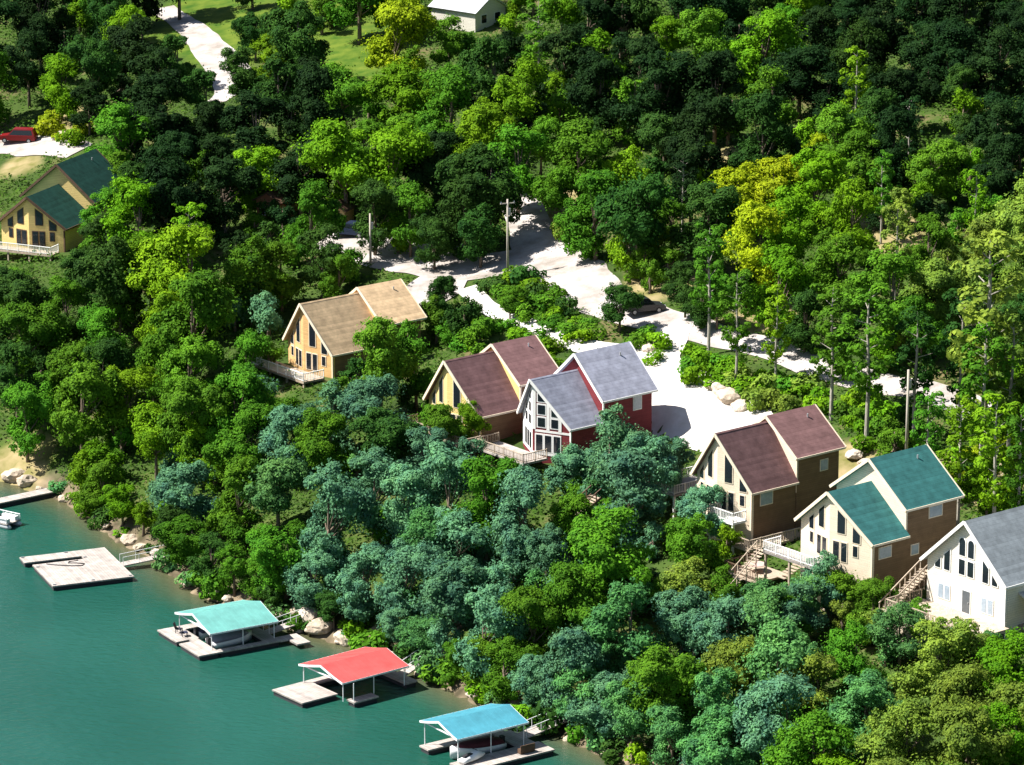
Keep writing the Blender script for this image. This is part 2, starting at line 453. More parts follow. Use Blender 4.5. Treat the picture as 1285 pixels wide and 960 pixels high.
for dvec, nv, sg in ((H4['dr'], H4['nr'], 1), (H4['dl'], H4['nl'], -1)):
    # white trim bands
    m = MB()
    if sg < 0: m.prism([O + dvec * -.02 + Vector((0, 0, .1)) - nv * .05, O + dvec * -4.25 + Vector((0, 0, .1)) - nv * .05, O + dvec * -4.25 + Vector((0, 0, top4(4.25) + .3)) - nv * .05, O + dvec * -.02 + Vector((0, 0, top4(0) + .3)) - nv * .05], nv * .075)
    for s in (.17, 1.75, 3.1):
        m.prism([O + dvec * (sg * (s - .17)) + Vector((0, 0, 2.45)) - nv * .05, O + dvec * (sg * (s + .17)) + Vector((0, 0, 2.45)) - nv * .05,
                 O + dvec * (sg * (s + .17)) + Vector((0, 0, top4(s + .17) + .3)) - nv * .05, O + dvec * (sg * (s - .17)) + Vector((0, 0, top4(s - .17) + .3)) - nv * .05], nv * .095)
    m.prism([O + dvec * (sg * .0) + Vector((0, 0, -.25)) - nv * .05, O + dvec * (sg * 4.25) + Vector((0, 0, -.25)) - nv * .05, O + dvec * (sg * 4.25) + Vector((0, 0, .1)) - nv * .05, O + Vector((0, 0, .1)) - nv * .05], nv * .085)
    m.prism([O + dvec * (sg * .28) + Vector((0, 0, 2.2)) - nv * .05, O + dvec * (sg * 4.2) + Vector((0, 0, 2.2)) - nv * .05, O + dvec * (sg * 4.2) + Vector((0, 0, 2.43)) - nv * .05, O + dvec * (sg * .28) + Vector((0, 0, 2.43)) - nv * .05], nv * .085)
    m.build('wall_trim', WHITE, h)
    def pw_(poly): 
        poly_window(h, O, dvec, nv, [(sg * a, b) for a, b in poly], WHITE, GLASS, fr=.14)
    pw_(rect(1.0, 2.8, 3.75, .8)); pw_(rect(1.0, 4.15, 5.1, .8)); pw_([(.6, 5.5), (1.4, 5.5), (1.4, top4(1.4)), (.6, top4(.6))])
    pw_(rect(2.5, 2.8, 3.7, .75)); pw_([(2.13, 4.0), (2.88, 4.0), (2.88, top4(2.88)), (2.13, top4(2.13))])
    pw_(rect(.75, .2, 1.9, .7)); pw_(rect(1.75, .2, 1.9, .7)); pw_(rect(2.75, .2, 1.9, .7))
side_window(H4, 8.7, 3.6, 5.2, 1.0, True); side_window(H4, 6.0, .4, 1.6, .9, True)
dk = deck(h, -5.4, 2.6, -5.3, -2.0, -.1, GREYDECK, TIMBER, DKWOOD, 4.2)
m = MB().box((-5.2, -4.9, -3.2), (2.5, -1.2, -3.0)); d2 = m.build('lower_deck', TIMBER, h)
m = MB(); railing(m, [(-5.15, -4.85), (2.45, -4.85)], -3.0); m.build('railing', TIMBER, d2)
H5 = house('chalet', 'tan chalet with brown roof in the lower row, left of the green-roofed chalet', (896.9, 543.4), 14.4, -51, 4.0, 4.75, 2.8, .95, 5.8, 4.1, 3.0, .55, 5.6, 6, W_SHADED, ROOF_BROWN, CREAM, accent=W_CREAM, drop=2.9)
chalet_windows(H5)
side_window(H5, 1.9, .9, 2.1, 1.5); side_window(H5, 9.4, 3.0, 4.0, .9, True)
deck(H5['h'], .6, 4.3, -2.7, -.9, -.1, WHITE, WHITE, WHITE, 3)
m = MB().box((4.05, -2.6, -2.5), (6.6, 6.6, -2.3)); d2 = m.build('lower_deck', TIMBER, H5['h'])
m = MB(); railing(m, [(4.1, -2.5), (6.5, -2.5), (6.5, 6.5)], -2.3, bal=True); m.build('railing', TIMBER, d2)
for yy in (-2.3, 2.0, 6.3): MB().box((6.3, yy - .1, -7.5), (6.5, yy + .1, -2.5)).build('support_post', DKWOOD, d2)
H6 = house('chalet', 'cream chalet with green roof and shade-darkened side, between brown-roofed and white chalets', (1038.2, 617.2), 15.0, -51, 4.85, 3.75, 2.7, .9, 4.4, 4.7, 3.5, 2.25, 6.6, 6, W_SHADED, ROOF_GREEN, CREAM, accent=W_CREAM, drop=2.5)
chalet_windows(H6)
side_window(H6, 1.6, .9, 1.9, 1.5); side_window(H6, 8.2, 3.6, 4.6, 1.6, True); side_window(H6, 5.6, .4, 1.3, .9, True)
deck(H6['h'], -6.2, .8, -3.6, -1.3, -.1, GREYDECK, WHITE, TIMBER, 3.5)
# stairs down beside the green-roofed chalet
st = MB()
for i in range(14): st.box((-7.4, -3.4 - i * .30, -.35 - i * .22), (-6.2, -3.1 - i * .30, -.28 - i * .22))
st.bar((-7.4, -3.2, .5), (-7.4, -7.6, -2.6), .07); st.bar((-6.2, -3.2, .5), (-6.2, -7.6, -2.6), .07)
for i in range(0, 15, 4):
    for x in (-7.4, -6.2): st.bar((x, -3.25 - i * .30, .5 - i * .21), (x, -3.25 - i * .30, -1.6 - i * .22), .08)
st.build('stairway', TIMBER, H6['h'])
# white house (flat gable, arched windows)
H7 = house('chalet', 'white chalet with grey roof and arched gable windows at the right edge', (1210.2, 653.8), 13.6, -51, 5.0, 4.5, 4.1, .02, 9.0, 5.0, 4.5, -.02, 5.5, 3, W_WHITE, ROOF_SLATE, WHITE, ohf=.45)
h = H7['h']; O7 = Vector((0, -.02, 0)); X = Vector((1, 0, 0)); N = Vector((0, -1, 0))
for s in (-.55, .55):
    poly_window(h, O7, X, N, arch(s, 5.35, 7.0, .72), WHITE); poly_window(h, O7, X, N, rect(s, 3.55, 4.95, .72), WHITE)
for sg in (1, -1):
    poly_window(h, O7, X, N, [(sg * 2.1, 3.5), (sg * 2.8, 3.5), (sg * 2.8, 4.9), (sg * 2.1, 5.5)], WHITE)
    poly_window(h, O7, X, N, [(sg * 3.3, 3.5), (sg * 3.95, 3.5), (sg * 3.95, 3.75), (sg * 3.3, 4.4)], WHITE)
    for s in (2.35, 3.15): poly_window(h, O7, X, N, rect(sg * s, .7, 2.0, .6), WHITE, GLASSB)
dr = poly_window(h, O7, X, N, rect(.1, .05, 2.1, .95), WHITE, mat('door_glass', (.10, .11, .12), .2), 'door')
MB().box((.42, -.17, 1.0), (.48, -.08, 1.12)).build('handle', GALV, dr)
pt = MB().box((-5.4, -5.0, -.35), (5.6, -.03, -.02)).build('patio', STONE, h)
m = MB(); railing(m, [(-5.3, -.4), (-5.3, -4.9), (5.5, -4.9)], -.02, 1.0, .1, 1.4); m.build('railing', TIMBER, pt)
MB().box((-5.45, -5.1, -4.0), (5.65, -4.85, -.36)).build('retaining_wall', STONE, pt)
# side stair
m = MB()
for i in range(16): m.box((-6.5, .4 - i * .32, 2.4 - i * .19), (-5.25, .75 - i * .32, 2.47 - i * .19))
m.bar((-6.5, .6, 3.3), (-6.5, -4.6, .2), .09, .12); m.bar((-5.3, .6, 3.3), (-5.3, -4.6, .2), .09, .12)
for i in range(0, 17, 2):
    for x in (-6.5, -5.3): m.bar((x, .6 - i * .32, 3.3 - i * .19), (x, .6 - i * .32, 2.2 - i * .19 - 1), .07)
m.build('stairway', TIMBER, h)
# lean-to porch on its right side
m = MB(); slab(m, (5.02, 1.6, 2.9), (9.0, 1.6, 1.5), (9.0, 9, 1.5), (5.02, 9, 2.9), .16); m.build('porch_roof', mat('pale_porch_roof', (.55, .53, .50), .8), h)
for y in (1.9, 5.2, 8.6): MB().box((8.6, y - .09, -3), (8.78, y + .09, 1.5)).build('porch_post', WHITE, h)
MB().box((5.05, 1.7, -.5), (8.9, 8.9, -.2)).build('porch_floor', TIMBER, h)

# ------------------------------------------------------------------ terrain mesh and water
def axis(a, b, step, lo, hi, gr=1.35):
    c = list(np.arange(a, b + 1e-6, step)); s = step; x = c[0]; L = []
    while x > lo: s *= gr; x -= s; L.append(x)
    s = step; x = c[-1]; Rr = []
    while x < hi: s *= gr; x += s; Rr.append(x)
    return np.array(L[::-1] + c + Rr)
gx = axis(-85, 100, 1.25, -3500, 3500); gy = axis(335, 640, 1.25, -400, 5000)
XX, YY = np.meshgrid(gx, gy)
ZZ = terr(XX.ravel(), YY.ravel())
def gridmesh(name, XX, YY, Z, m):
    ny, nx = XX.shape
    me = bpy.data.meshes.new(name)
    V = np.stack([XX.ravel(), YY.ravel(), Z], 1)
    idx = np.arange(nx * ny).reshape(ny, nx)
    Q = np.stack([idx[:-1, :-1], idx[:-1, 1:], idx[1:, 1:], idx[1:, :-1]], -1).reshape(-1, 4)
    me.from_pydata(V.tolist(), [], Q.tolist()); me.update()
    for p in me.polygons: p.use_smooth = True
    me.materials.append(m)
    o = bpy.data.objects.new(name, me); col.objects.link(o)
    return o

# ground: leaf litter and earth with patches of grass; the lawns are grass
LAWNS_PX = [(330, 12, 16, 28), (285, 40, 8, 14), (440, 62, 9, 22), (20, 585, 4, 6)]
LAWNS = []
for px, py, rx, ry in LAWNS_PX:
    p = ground(px, py); LAWNS.append((p.x, p.y, rx, ry))
DRY = []
for px, py, rx, ry in [(712, 258, 5, 9), (832, 352, 5, 7), (965, 398, 5, 4), (905, 497, 5, 5), (1235, 600, 6, 6), (85, 158, 4, 8), (25, 206, 3, 4), (20, 588, 4, 7), (1065, 578, 4, 4), (815, 440, 2.5, 5), (600, 330, 4, 3), (1110, 290, 6, 8), (900, 210, 4, 8)]:
    p = ground(px, py); DRY.append((p.x, p.y, rx, ry))
gm = bpy.data.materials.new('hillside_ground'); gm.use_nodes = True
nt = gm.node_tree; b = nt.nodes['Principled BSDF']; b.inputs['Roughness'].default_value = .95; b.inputs['Specular IOR Level'].default_value = .1
tc = node(nt, 'ShaderNodeTexCoord')
n1 = node(nt, 'ShaderNodeTexNoise', Scale=.12, Detail=8.0, Roughness=.7); nt.links.new(tc.outputs['Object'], n1.inputs['Vector'])
cr = node(nt, 'ShaderNodeValToRGB'); e = cr.color_ramp.elements
e[0].position = .38; e[0].color = (.03, .055, .012, 1); e[1].position = .66; e[1].color = (.13, .105, .05, 1)
x = cr.color_ramp.elements.new(.52); x.color = (.05, .085, .016, 1)
nt.links.new(n1.outputs['Fac'], cr.inputs['Fac'])
n2 = node(nt, 'ShaderNodeTexNoise', Scale=.5, Detail=6.0); nt.links.new(tc.outputs['Object'], n2.inputs['Vector'])
c2 = node(nt, 'ShaderNodeValToRGB'); e = c2.color_ramp.elements
e[0].position = .3; e[0].color = (.035, .085, .008, 1); e[1].position = .75; e[1].color = (.12, .16, .02, 1)
nt.links.new(n2.outputs['Fac'], c2.inputs['Fac'])
at = node(nt, 'ShaderNodeAttribute', attribute_name='lawn')
mx = node(nt, 'ShaderNodeMix', data_type='RGBA'); nt.links.new(at.outputs['Fac'], mx.inputs[0])
nt.links.new(cr.outputs[0], mx.inputs[6]); nt.links.new(c2.outputs[0], mx.inputs[7])
at2 = node(nt, 'ShaderNodeAttribute', attribute_name='bank')
mb2 = node(nt, 'ShaderNodeMix', data_type='RGBA'); nt.links.new(at2.outputs['Fac'], mb2.inputs[0])
c3 = node(nt, 'ShaderNodeValToRGB'); e = c3.color_ramp.elements
e[0].position = .35; e[0].color = (.06, .05, .03, 1); e[1].position = .75; e[1].color = (.27, .21, .14, 1)
nt.links.new(n2.outputs['Fac'], c3.inputs['Fac'])
nt.links.new(mx.outputs[2], mb2.inputs[6]); nt.links.new(c3.outputs[0], mb2.inputs[7])
at3 = node(nt, 'ShaderNodeAttribute', attribute_name='dry')
md = node(nt, 'ShaderNodeMix', data_type='RGBA'); nt.links.new(at3.outputs['Fac'], md.inputs[0])
c4 = node(nt, 'ShaderNodeValToRGB'); e = c4.color_ramp.elements
e[0].position = .3; e[0].color = (.13, .13, .035, 1); e[1].position = .7; e[1].color = (.33, .255, .14, 1)
nt.links.new(n2.outputs['Fac'], c4.inputs['Fac'])
nt.links.new(mb2.outputs[2], md.inputs[6]); nt.links.new(c4.outputs[0], md.inputs[7])
nt.links.new(md.outputs[2], b.inputs['Base Color'])
bp = node(nt, 'ShaderNodeBump', Strength=.5, Distance=.3); nt.links.new(n2.outputs['Fac'], bp.inputs['Height']); nt.links.new(bp.outputs[0], b.inputs['Normal'])
go = gridmesh('ground', XX, YY, ZZ, gm); tag(go, kind='structure')
lw = np.zeros(XX.size)
xr, yr = XX.ravel(), YY.ravel()
for lx, ly, rx, ry in LAWNS:
    q = np.sqrt(((xr - lx) / rx) ** 2 + ((yr - ly) / ry) ** 2) + .12 * np.sin(xr * .7) * np.cos(yr * .5)
    lw = np.maximum(lw, np.clip((1.1 - q) / .2, 0, 1))
a = go.data.attributes.new('lawn', 'FLOAT', 'POINT'); a.data.foreach_set('value', lw.astype(np.float32))
dw = np.zeros(XX.size)
for lx, ly, rx, ry in DRY:
    q = np.sqrt(((xr - lx) / rx) ** 2 + ((yr - ly) / ry) ** 2) + .15 * np.sin(xr * .9) * np.cos(yr * .7)
    dw = np.maximum(dw, np.clip((1.15 - q) / .4, 0, 1))
a = go.data.attributes.new('dry', 'FLOAT', 'POINT'); a.data.foreach_set('value', dw.astype(np.float32))
vv = shore_v(xr, yr)
bk = np.clip(1 - (np.abs(vv - .3) - 1.6) / 1.2, 0, 1)
a = go.data.attributes.new('bank', 'FLOAT', 'POINT'); a.data.foreach_set('value', bk.astype(np.float32))

wm = bpy.data.materials.new('lake_water'); wm.use_nodes = True
nt = wm.node_tree; b = nt.nodes['Principled BSDF']
b.inputs['Roughness'].default_value = .12; b.inputs['IOR'].default_value = 1.33; b.inputs['Specular IOR Level'].default_value = .5
at = node(nt, 'ShaderNodeAttribute', attribute_name='shallow')
tc = node(nt, 'ShaderNodeTexCoord')
nb = node(nt, 'ShaderNodeTexNoise', Scale=.05, Detail=6.0); nt.links.new(tc.outputs['Object'], nb.inputs['Vector'])
cr = node(nt, 'ShaderNodeValToRGB'); e = cr.color_ramp.elements
e[0].position = .35; e[0].color = (.008, .062, .043, 1); e[1].position = .65; e[1].color = (.013, .078, .057, 1)
nt.links.new(nb.outputs['Fac'], cr.inputs['Fac'])
mx = node(nt, 'ShaderNodeMix', data_type='RGBA'); nt.links.new(at.outputs['Fac'], mx.inputs[0])
nt.links.new(cr.outputs[0], mx.inputs[6]); mx.inputs[7].default_value = (.10, .085, .04, 1)
nt.links.new(mx.outputs[2], b.inputs['Base Color'])
nw = node(nt, 'ShaderNodeTexNoise', Scale=.9, Detail=5.0, Roughness=.6)
mp = node(nt, 'ShaderNodeMapping'); mp.inputs['Scale'].default_value = (1, 1.6, 1); mp.inputs['Rotation'].default_value = (0, 0, .5)
nt.links.new(tc.outputs['Object'], mp.inputs['Vector']); nt.links.new(mp.outputs[0], nw.inputs['Vector'])
bp = node(nt, 'ShaderNodeBump', Strength=.7, Distance=.22); nt.links.new(nw.outputs['Fac'], bp.inputs['Height']); nt.links.new(bp.outputs[0], b.inputs['Normal'])
wx = axis(-85, 60, 1.5, -3500, 3500); wy = axis(335, 470, 1.5, -400, 3500)
WX, WY = np.meshgrid(wx, wy)
wo = gridmesh('lake_water', WX, WY, np.zeros(WX.size), wm); tag(wo, kind='structure')
wv = shore_v(WX.ravel(), WY.ravel())
a = wo.data.attributes.new('shallow', 'FLOAT', 'POINT'); a.data.foreach_set('value', (np.clip(1 + wv / 5.5, 0, 1) ** 1.6 * .9).astype(np.float32))

# ------------------------------------------------------------------ roads
def cat(pts, n=8):
    out = []
    P = [pts[0]] + pts + [pts[-1]]
    for i in range(1, len(P) - 2):
        for k in range(n):
            t = k / n; a, b_, c, d = P[i - 1], P[i], P[i + 1], P[i + 2]
            out.append(tuple(.5 * ((2 * b_[j]) + (-a[j] + c[j]) * t + (2 * a[j] - 5 * b_[j] + 4 * c[j] - d[j]) * t * t + (-a[j] + 3 * b_[j] - 3 * c[j] + d[j]) * t ** 3) for j in range(3)))
    out.append(pts[-1]); return out

ROADLINES = []
def road(name, pxw, m, lift=.0, n=14):
    lift = lift * .3 + .08
    """pxw: (px, py, half width in metres)"""
    pts = []
    for px, py, w in pxw:
        p = ground(px, py); pts.append((p.x, p.y, w))
    c = cat(pts, n); K = 14; vs = []; fs = []
    for i, (x, y, w) in enumerate(c):
        x0, y0, _ = c[max(i - 1, 0)]; x1, y1, _ = c[min(i + 1, len(c) - 1)]
        dx, dy = x1 - x0, y1 - y0; L = math.hypot(dx, dy) or 1; nx_, ny_ = -dy / L, dx / L
        for k in range(K + 1):
            t = k / K * 2 - 1
            ww = w * (1 + .22 * mnoise.noise(Vector((x * .25, y * .25, 5.0 if t > 0 else 0.0))))
            qx, qy = x + nx_ * t * ww, y + ny_ * t * ww
            vs.append((qx, qy, tz(qx, qy) + lift))
    for i in range(len(c) - 1):
        for k in range(K):
            fs.append((i * (K + 1) + k, i * (K + 1) + k + 1, (i + 1) * (K + 1) + k + 1, (i + 1) * (K + 1) + k))
    o = MB().add(vs, fs).build(name, m, None, True)
    me = o.data
    if sum(p.normal.z for p in me.polygons) < 0: me.flip_normals()
    ROADLINES.append(c)
    return tag(o, kind='structure')
road('hill_road', [(1330, 560, 2.2), (1240, 522, 2.2), (1180, 498, 2.2), (1060, 470, 2.0), (940, 432, 2.2), (850, 408, 2.6), (775, 385, 3.4), (715, 345, 4.0), (675, 305, 3.3), (662, 275, 2.6), (640, 240, 2.2), (560, 200, 2.6)], ROADM)
road('parking_area', [(400, 305, 3.5), (450, 306, 4.5), (520, 322, 5.0), (590, 338, 4.6), (660, 325, 4)], ROADM, .10)
road('lower_drive', [(560, 345, 3.0), (540, 370, 3.5), (500, 385, 3), (478, 398, 2.5)], ROADM, .13)
road('footpath', [(585, 362, 1.2), (610, 385, 1.2), (650, 402, 1.2), (690, 418, 1.3), (722, 432, 1.5), (770, 440, 1.6), (815, 440, 1.6)], GRAVEL, .10)
road('gravel_drive', [(850, 410, 2.0), (838, 428, 2.2), (824, 452, 2.6), (838, 480, 4.2), (868, 510, 5.5), (905, 535, 5.5), (950, 560, 4)], GRAVEL, .13)
road('lawn_drive', [(205, 10, 1.7), (232, 30, 1.9), (262, 58, 2.6), (285, 85, 3.0), (290, 110, 2.2), (270, 130, 1.6)], ROADM, .08)
road('gravel_pad', [(-20, 185, 3.0), (20, 182, 3.4), (60, 184, 3.2), (100, 190, 2.4)], ROADM, .08)

exec_marks = None
# ------------------------------------------------------------------ docks
DOCKG = 'boat docks along the shore'
def local(px, py, z, rz_deg):
    p = atz(px, py, z); return Vector((p.x, p.y, 0)), R(rz_deg)

def planks(parent, rects, z, m=GREYDECK, fl=True):
    mb = MB()
    for i, (x0, y0, x1, y1) in enumerate(rects): mb.box((x0, y0, z - .14 - .003 * i), (x1, y1, z + .004 * (i % 3)))
    d = mb.build('deck', m, parent)
    if fl:
        f = MB()
        for i, (x0, y0, x1, y1) in enumerate(rects): f.box((x0 + .12, y0 + .12, -.25), (x1 - .12, y1 - .12, z - .16 - .004 * i))
        f.build('float', FLOAT, d)
    return d

def dock_roof(parent, x0, x1, y0, y1, ze, rise, m, fl=.0):
    """low gable with slightly flared eaves, ridge along y, standing seams"""
    xm = (x0 + x1) / 2; hw = (x1 - x0) / 2
    prof = []
    for k in range(-6, 7):
        t = k / 6; prof.append((xm + hw * t, ze + rise * (1 - abs(t)) ** 1.0 * (1 - .0) + (.12 * (abs(t) ** 3))))
    top = [(x, z) for x, z in prof]; bot = [(x, z - .09) for x, z in reversed(prof)]
    mb = MB().prism([(x, y0, z) for x, z in top + bot], (0, y1 - y0, 0))
    rf = mb.build('roof', m, parent)
    s = MB(); n = int((y1 - y0) / .6)
    for i in range(n + 1):
        y = y0 + .02 + (y1 - y0 - .04) * i / n
        for a, b_ in zip(prof[:-1], prof[1:]): s.bar((a[0], y, a[1] + .012), (b_[0], y, b_[1] + .012), .05, .04)
    s.build('seam', m, rf)
    tr = MB()
    for y in (y0 - .03, y1 + .03):
        for a, b_ in zip(prof[:-1], prof[1:]): tr.bar((a[0], y, a[1] - .08), (b_[0], y, b_[1] - .08), .05, .2)
    for x, z in (prof[0], prof[-1]): tr.bar((x, y0, z - .08), (x, y1, z - .08), .05, .16)
    tr.build('roof_trim', METALW, rf)
    for x in (x0 + .35, x1 - .35):
        for i in range(3):
            y = y0 + .3 + (y1 - y0 - .6) * i / 2
            MB().tube([(x, y, .35), (x, y, ze + .02)], [.05, .05], 8).build('roof_post', METALW, parent)
    b2 = MB()
    for i in range(3):
        y = y0 + .3 + (y1 - y0 - .6) * i / 2
        b2.bar((x0 + .2, y, ze - .02), (x1 - .2, y, ze - .02), .08, .12)
    b2.build('cross_beam', METALW, parent)
    return rf

def gangway(parent, x, y0, y1, z0, z1, w=1.2):
    mb = MB().prism([(x - w / 2, y0, z0), (x + w / 2, y0, z0), (x + w / 2, y1, z1), (x - w / 2, y1, z1)], (0, 0, -.12))
    g = mb.build('gangway', GREYDECK, parent)
    r = MB()
    for sx in (-1, 1):
        xx = x + sx * w / 2
        r.bar((xx, y0, z0 + .9), (xx, y1, z1 + .9), .05)
        n = max(2, int((y1 - y0) / 1.4))
        for i in range(n + 1):
            t = i / n; r.bar((xx, y0 + (y1 - y0) * t, z0 + (z1 - z0) * t), (xx, y0 + (y1 - y0) * t, z0 + (z1 - z0) * t + .9), .04)
    r.build('handrail', METALW, g)

# open flat dock
o, rz = local(24, 700, .5, -68)
D1 = thing('boat_dock', o, rz, 'open flat dock without a roof, with a narrow slip cut in its boards', 'dock', DOCKG)
planks(D1, [(0, 0, 2.0, 9.3), (2.0, 6.2, 3.0, 9.3), (3.0, 0.6, 10.6, 9.3)], .55)
gangway(D1, 6.2, 9.3, 14.5, .55, 1.0)
cl = MB()
for x, y in ((2.6, 6.4), (4, .9), (10.3, .9), (10.3, 5), (10.3, 9), (.3, .3), (.3, 5)): cl.box((x - .05, y - .18, .56), (x + .05, y + .18, .66))
cl.build('cleat', GALV, D1)
LAND.append(('the open flat dock', 98, 712))

# teal-roofed dock
o, rz = local(197, 791, .5, -59)
D2 = thing('boat_dock', o, rz, 'dock with a pale sea-green gable roof over a slip', 'dock', DOCKG)
planks(D2, [(0, 0, 4.3, 2.5), (4.9, 0, 9.2, 2.3), (4.3, 1.4, 4.9, 2.3), (0, 2.5, 1.2, 9), (8.4, 2.3, 9.2, 9), (1.2, 7.6, 8.4, 9)], .55)
SEAGREEN = mat('sea_green_metal_roof', (.12, .33, .30), .5, .22, .7, .4)
dock_roof(D2, .9, 8.6, 1.6, 9.1, 2.25, 1.1, SEAGREEN)
gangway(D2, 6.2, 9.0, 13.6, .55, 1.2)
planks_m = MB().box((8.0, 9.02, .36), (9.2, 11.4, .53)).box((9.2, 9.9, .36), (11.0, 11.4, .53)); planks_m.build('side_landing', GREYDECK, D2)
LAND.append(('the sea-green dock roof', 270, 775))

# red-roofed dock
o, rz = local(341, 866, .5, -51)
D3 = thing('boat_dock', o, rz, 'dock with a coral-red roof and bare platform on its lake end', 'dock', DOCKG)
planks(D3, [(0, 0, 4.9, 4.2), (0, 4.2, 1.3, 12.4), (6.7, 3.9, 7.9, 6.8), (1.3, 11.0, 6.7, 12.4)], .55)
CORAL = mat('coral_metal_roof', (.47, .075, .07), .55, .22, .7, .4)
dock_roof(D3, -.1, 6.9, 3.3, 11.2, 2.25, .95, CORAL)
gangway(D3, 4.2, 12.4, 15.5, .55, 1.6)
MB().tube([(7.7, 4.0, .3), (7.7, 4.0, 2.4)], [.05, .05]).build('mooring_post', METALW, D3)
LAND.append(('the coral-red dock roof', 450, 840))

# blue-roofed dock
o, rz = local(526, 936, .5, -55)
D4 = thing('boat_dock', o, rz, 'dock with a turquoise-blue roof and uncovered right-hand finger', 'dock', DOCKG)
planks(D4, [(0, 0, 1.5, 8.6), (5.4, -.3, 8.0, 9.6), (1.5, 7.2, 5.4, 9.2)], .55)
TURQ = mat('turquoise_metal_roof', (.055, .24, .31), .5, .22, .7, .4)
dock_roof(D4, -.3, 5.8, .3, 8.2, 2.7, .95, TURQ)
gangway(D4, 3.3, 9.2, 14.2, .55, 1.3, 1.5)
MB().box((6.9, 6.2, .6), (7.4, 7.8, 1.02)).box((7.35, 6.2, 1.02), (7.42, 7.8, 1.4)).build('bench', DKWOOD, D4)
LAND.append(('the turquoise dock roof', 590, 905))

# boats
def boat(name, label, cat, origin, rz, L, B, hull, cover, ctop=.55, z=.0, group=None, bow=1.0):
    t = thing(name, origin, rz, label, cat, group)
    rings = []
    for i in range(9):
        u = i / 8; w = B / 2 * (1 - max(0, (u - .55) / .45) ** 2.2 * .96); y = L * u; sh = .75 + .35 * bow * u * u
        rings.append([(-w, y, sh), (-w * .96, y, sh * .55), (-w * .55, y, -.15 + .3 * u * u), (w * .55, y, -.15 + .3 * u * u), (w * .96, y, sh * .55), (w, y, sh)])
    MB().loft(rings).build('hull', hull, t, True)
    rings = []
    for i in range(8):
        u = i / 7 * .86 + .02; w = B / 2 * .96 * (1 - max(0, (u - .55) / .45) ** 2.2 * .96); y = L * u; sh = .76 + .35 * bow * u * u
        hgt = ctop * math.sin(math.pi * min(1, .12 + u * .95)) ** .7
        rings.append([(-w, y, sh), (-w * .5, y, sh + hgt * .8), (0, y, sh + hgt), (w * .5, y, sh + hgt * .8), (w, y, sh)])
    MB().loft(rings).build('cover', cover, t, True)
    MB().box((-.22, -.35, .1), (.22, 0, 1.15)).build('outboard_motor', BLACKP, t)
    t.location.z = z
    return t
def at_local(root, x, y, z=0):
    c, s = math.cos(root.rotation_euler.z), math.sin(root.rotation_euler.z)
    return Vector((root.location.x + c * x - s * y, root.location.y + s * x + c * y, z))
NAVY = mat('dark_blue_canvas', (.03, .035, .07), .7); MAROON = mat('maroon_canvas', (.10, .02, .03), .75); HULLW = mat('white_gelcoat', (.75, .75, .74), .25, .05, 1, .5)
HULLG = mat('silver_hull', (.45, .47, .49), .35, .1, 1, .5)
boat('covered_boat', 'boat under a dark blue cover in the sea-green roofed slip', 'boat', at_local(D2, 3.0, 3.0), rz=D2.rotation_euler.z, L=4.4, B=1.9, hull=HULLG, cover=NAVY)
boat('covered_boat', 'second boat with silver cover beside the dark blue covered one', 'boat', at_local(D2, 6.3, 2.7), rz=D2.rotation_euler.z, L=4.6, B=2.0, hull=HULLW, cover=mat('silver_canvas', (.2, .21, .26), .7))
boat('covered_boat', 'white hulled boat under a maroon cover at the turquoise-roofed dock', 'boat', at_local(D4, 3.6, 6.6, 0), D4.rotation_euler.z + math.pi, 5.6, 2.0, HULLW, MAROON, .5, bow=1.6)
# white personal watercraft on the blue dock finger
def watercraft(origin, rz, z, label):
    t = thing('jet_ski', origin, rz, label, 'jet ski'); t.location.z = z
    rings = []
    for i in range(9):
        u = i / 8; w = .56 * (1 - max(0, (u - .5) / .5) ** 2 * .85); y = 2.9 * u
        hh = .42 + .45 * math.exp(-((u - .62) / .2) ** 2) + .18 * math.exp(-((u - .25) / .2) ** 2)
        rings.append([(-w, y, .3), (-w * .5, y, .02 + .2 * u * u), (w * .5, y, .02 + .2 * u * u), (w, y, .3), (w * .45, y, hh), (-w * .45, y, hh)])
    MB().loft(rings).build('hull', HULLW, t, True)
    MB().loft([[(-.2, y, .5), (.2, y, .5), (.17, y, zz), (-.17, y, zz)] for y, zz in ((.25, .7), (.7, .78), (1.3, .74))]).build('seat', BLACKP, t)
    MB().tube([(-.38, 1.62, 1.02), (0, 1.75, .98), (.38, 1.62, 1.02)], [.03, .03, .03]).build('handlebar', BLACKP, t)
    return t
watercraft(at_local(D4, 6.3, .4), D4.rotation_euler.z + .15, .58, 'white jet ski parked on the front finger of the turquoise-roofed dock')
rp = [(3.4, 2.0), (4.2, 3.0), (5.0, 4.3), (5.3, 5.3), (4.8, 5.7), (4.2, 5.0), (3.9, 4.2), (3.5, 4.4), (3.4, 5.4)]
rope = MB().tube([at_local(D1, x, y, .60) for x, y in rp], [.06] * len(rp), 6).build('mooring_rope', BLACKP, None, True)
tag(rope, 'thick dark rope curling over the boards of the open flat dock', 'rope')
# chairs on the green dock
def chair(root, x, y, rot, m, label):
    t = thing('deck_chair', at_local(root, x, y, .57), root.rotation_euler.z + rot, label, 'chair', 'chairs on the sea-green roofed dock')
    MB().box((-.3, -.3, .36), (.3, .3, .42)).build('seat', m, t)
    MB().prism([(-.3, .28, .40), (.3, .28, .40), (.3, .5, 1.0), (-.3, .5, 1.0)], (0, .05, .0)).build('backrest', m, t)
    for sx in (-.27, .27):
        for sy in (-.27, .27): MB().box((sx - .03, sy - .03, 0), (sx + .03, sy + .03, .36)).build('leg', m, t)
chair(D2, 1.9, 1.5, 2.4, BLACKP, 'black deck chair near the left corner of the sea-green roofed dock')
chair(D2, 3.1, 1.5, 2.9, NAVY, 'dark blue deck chair beside the black one on the dock')
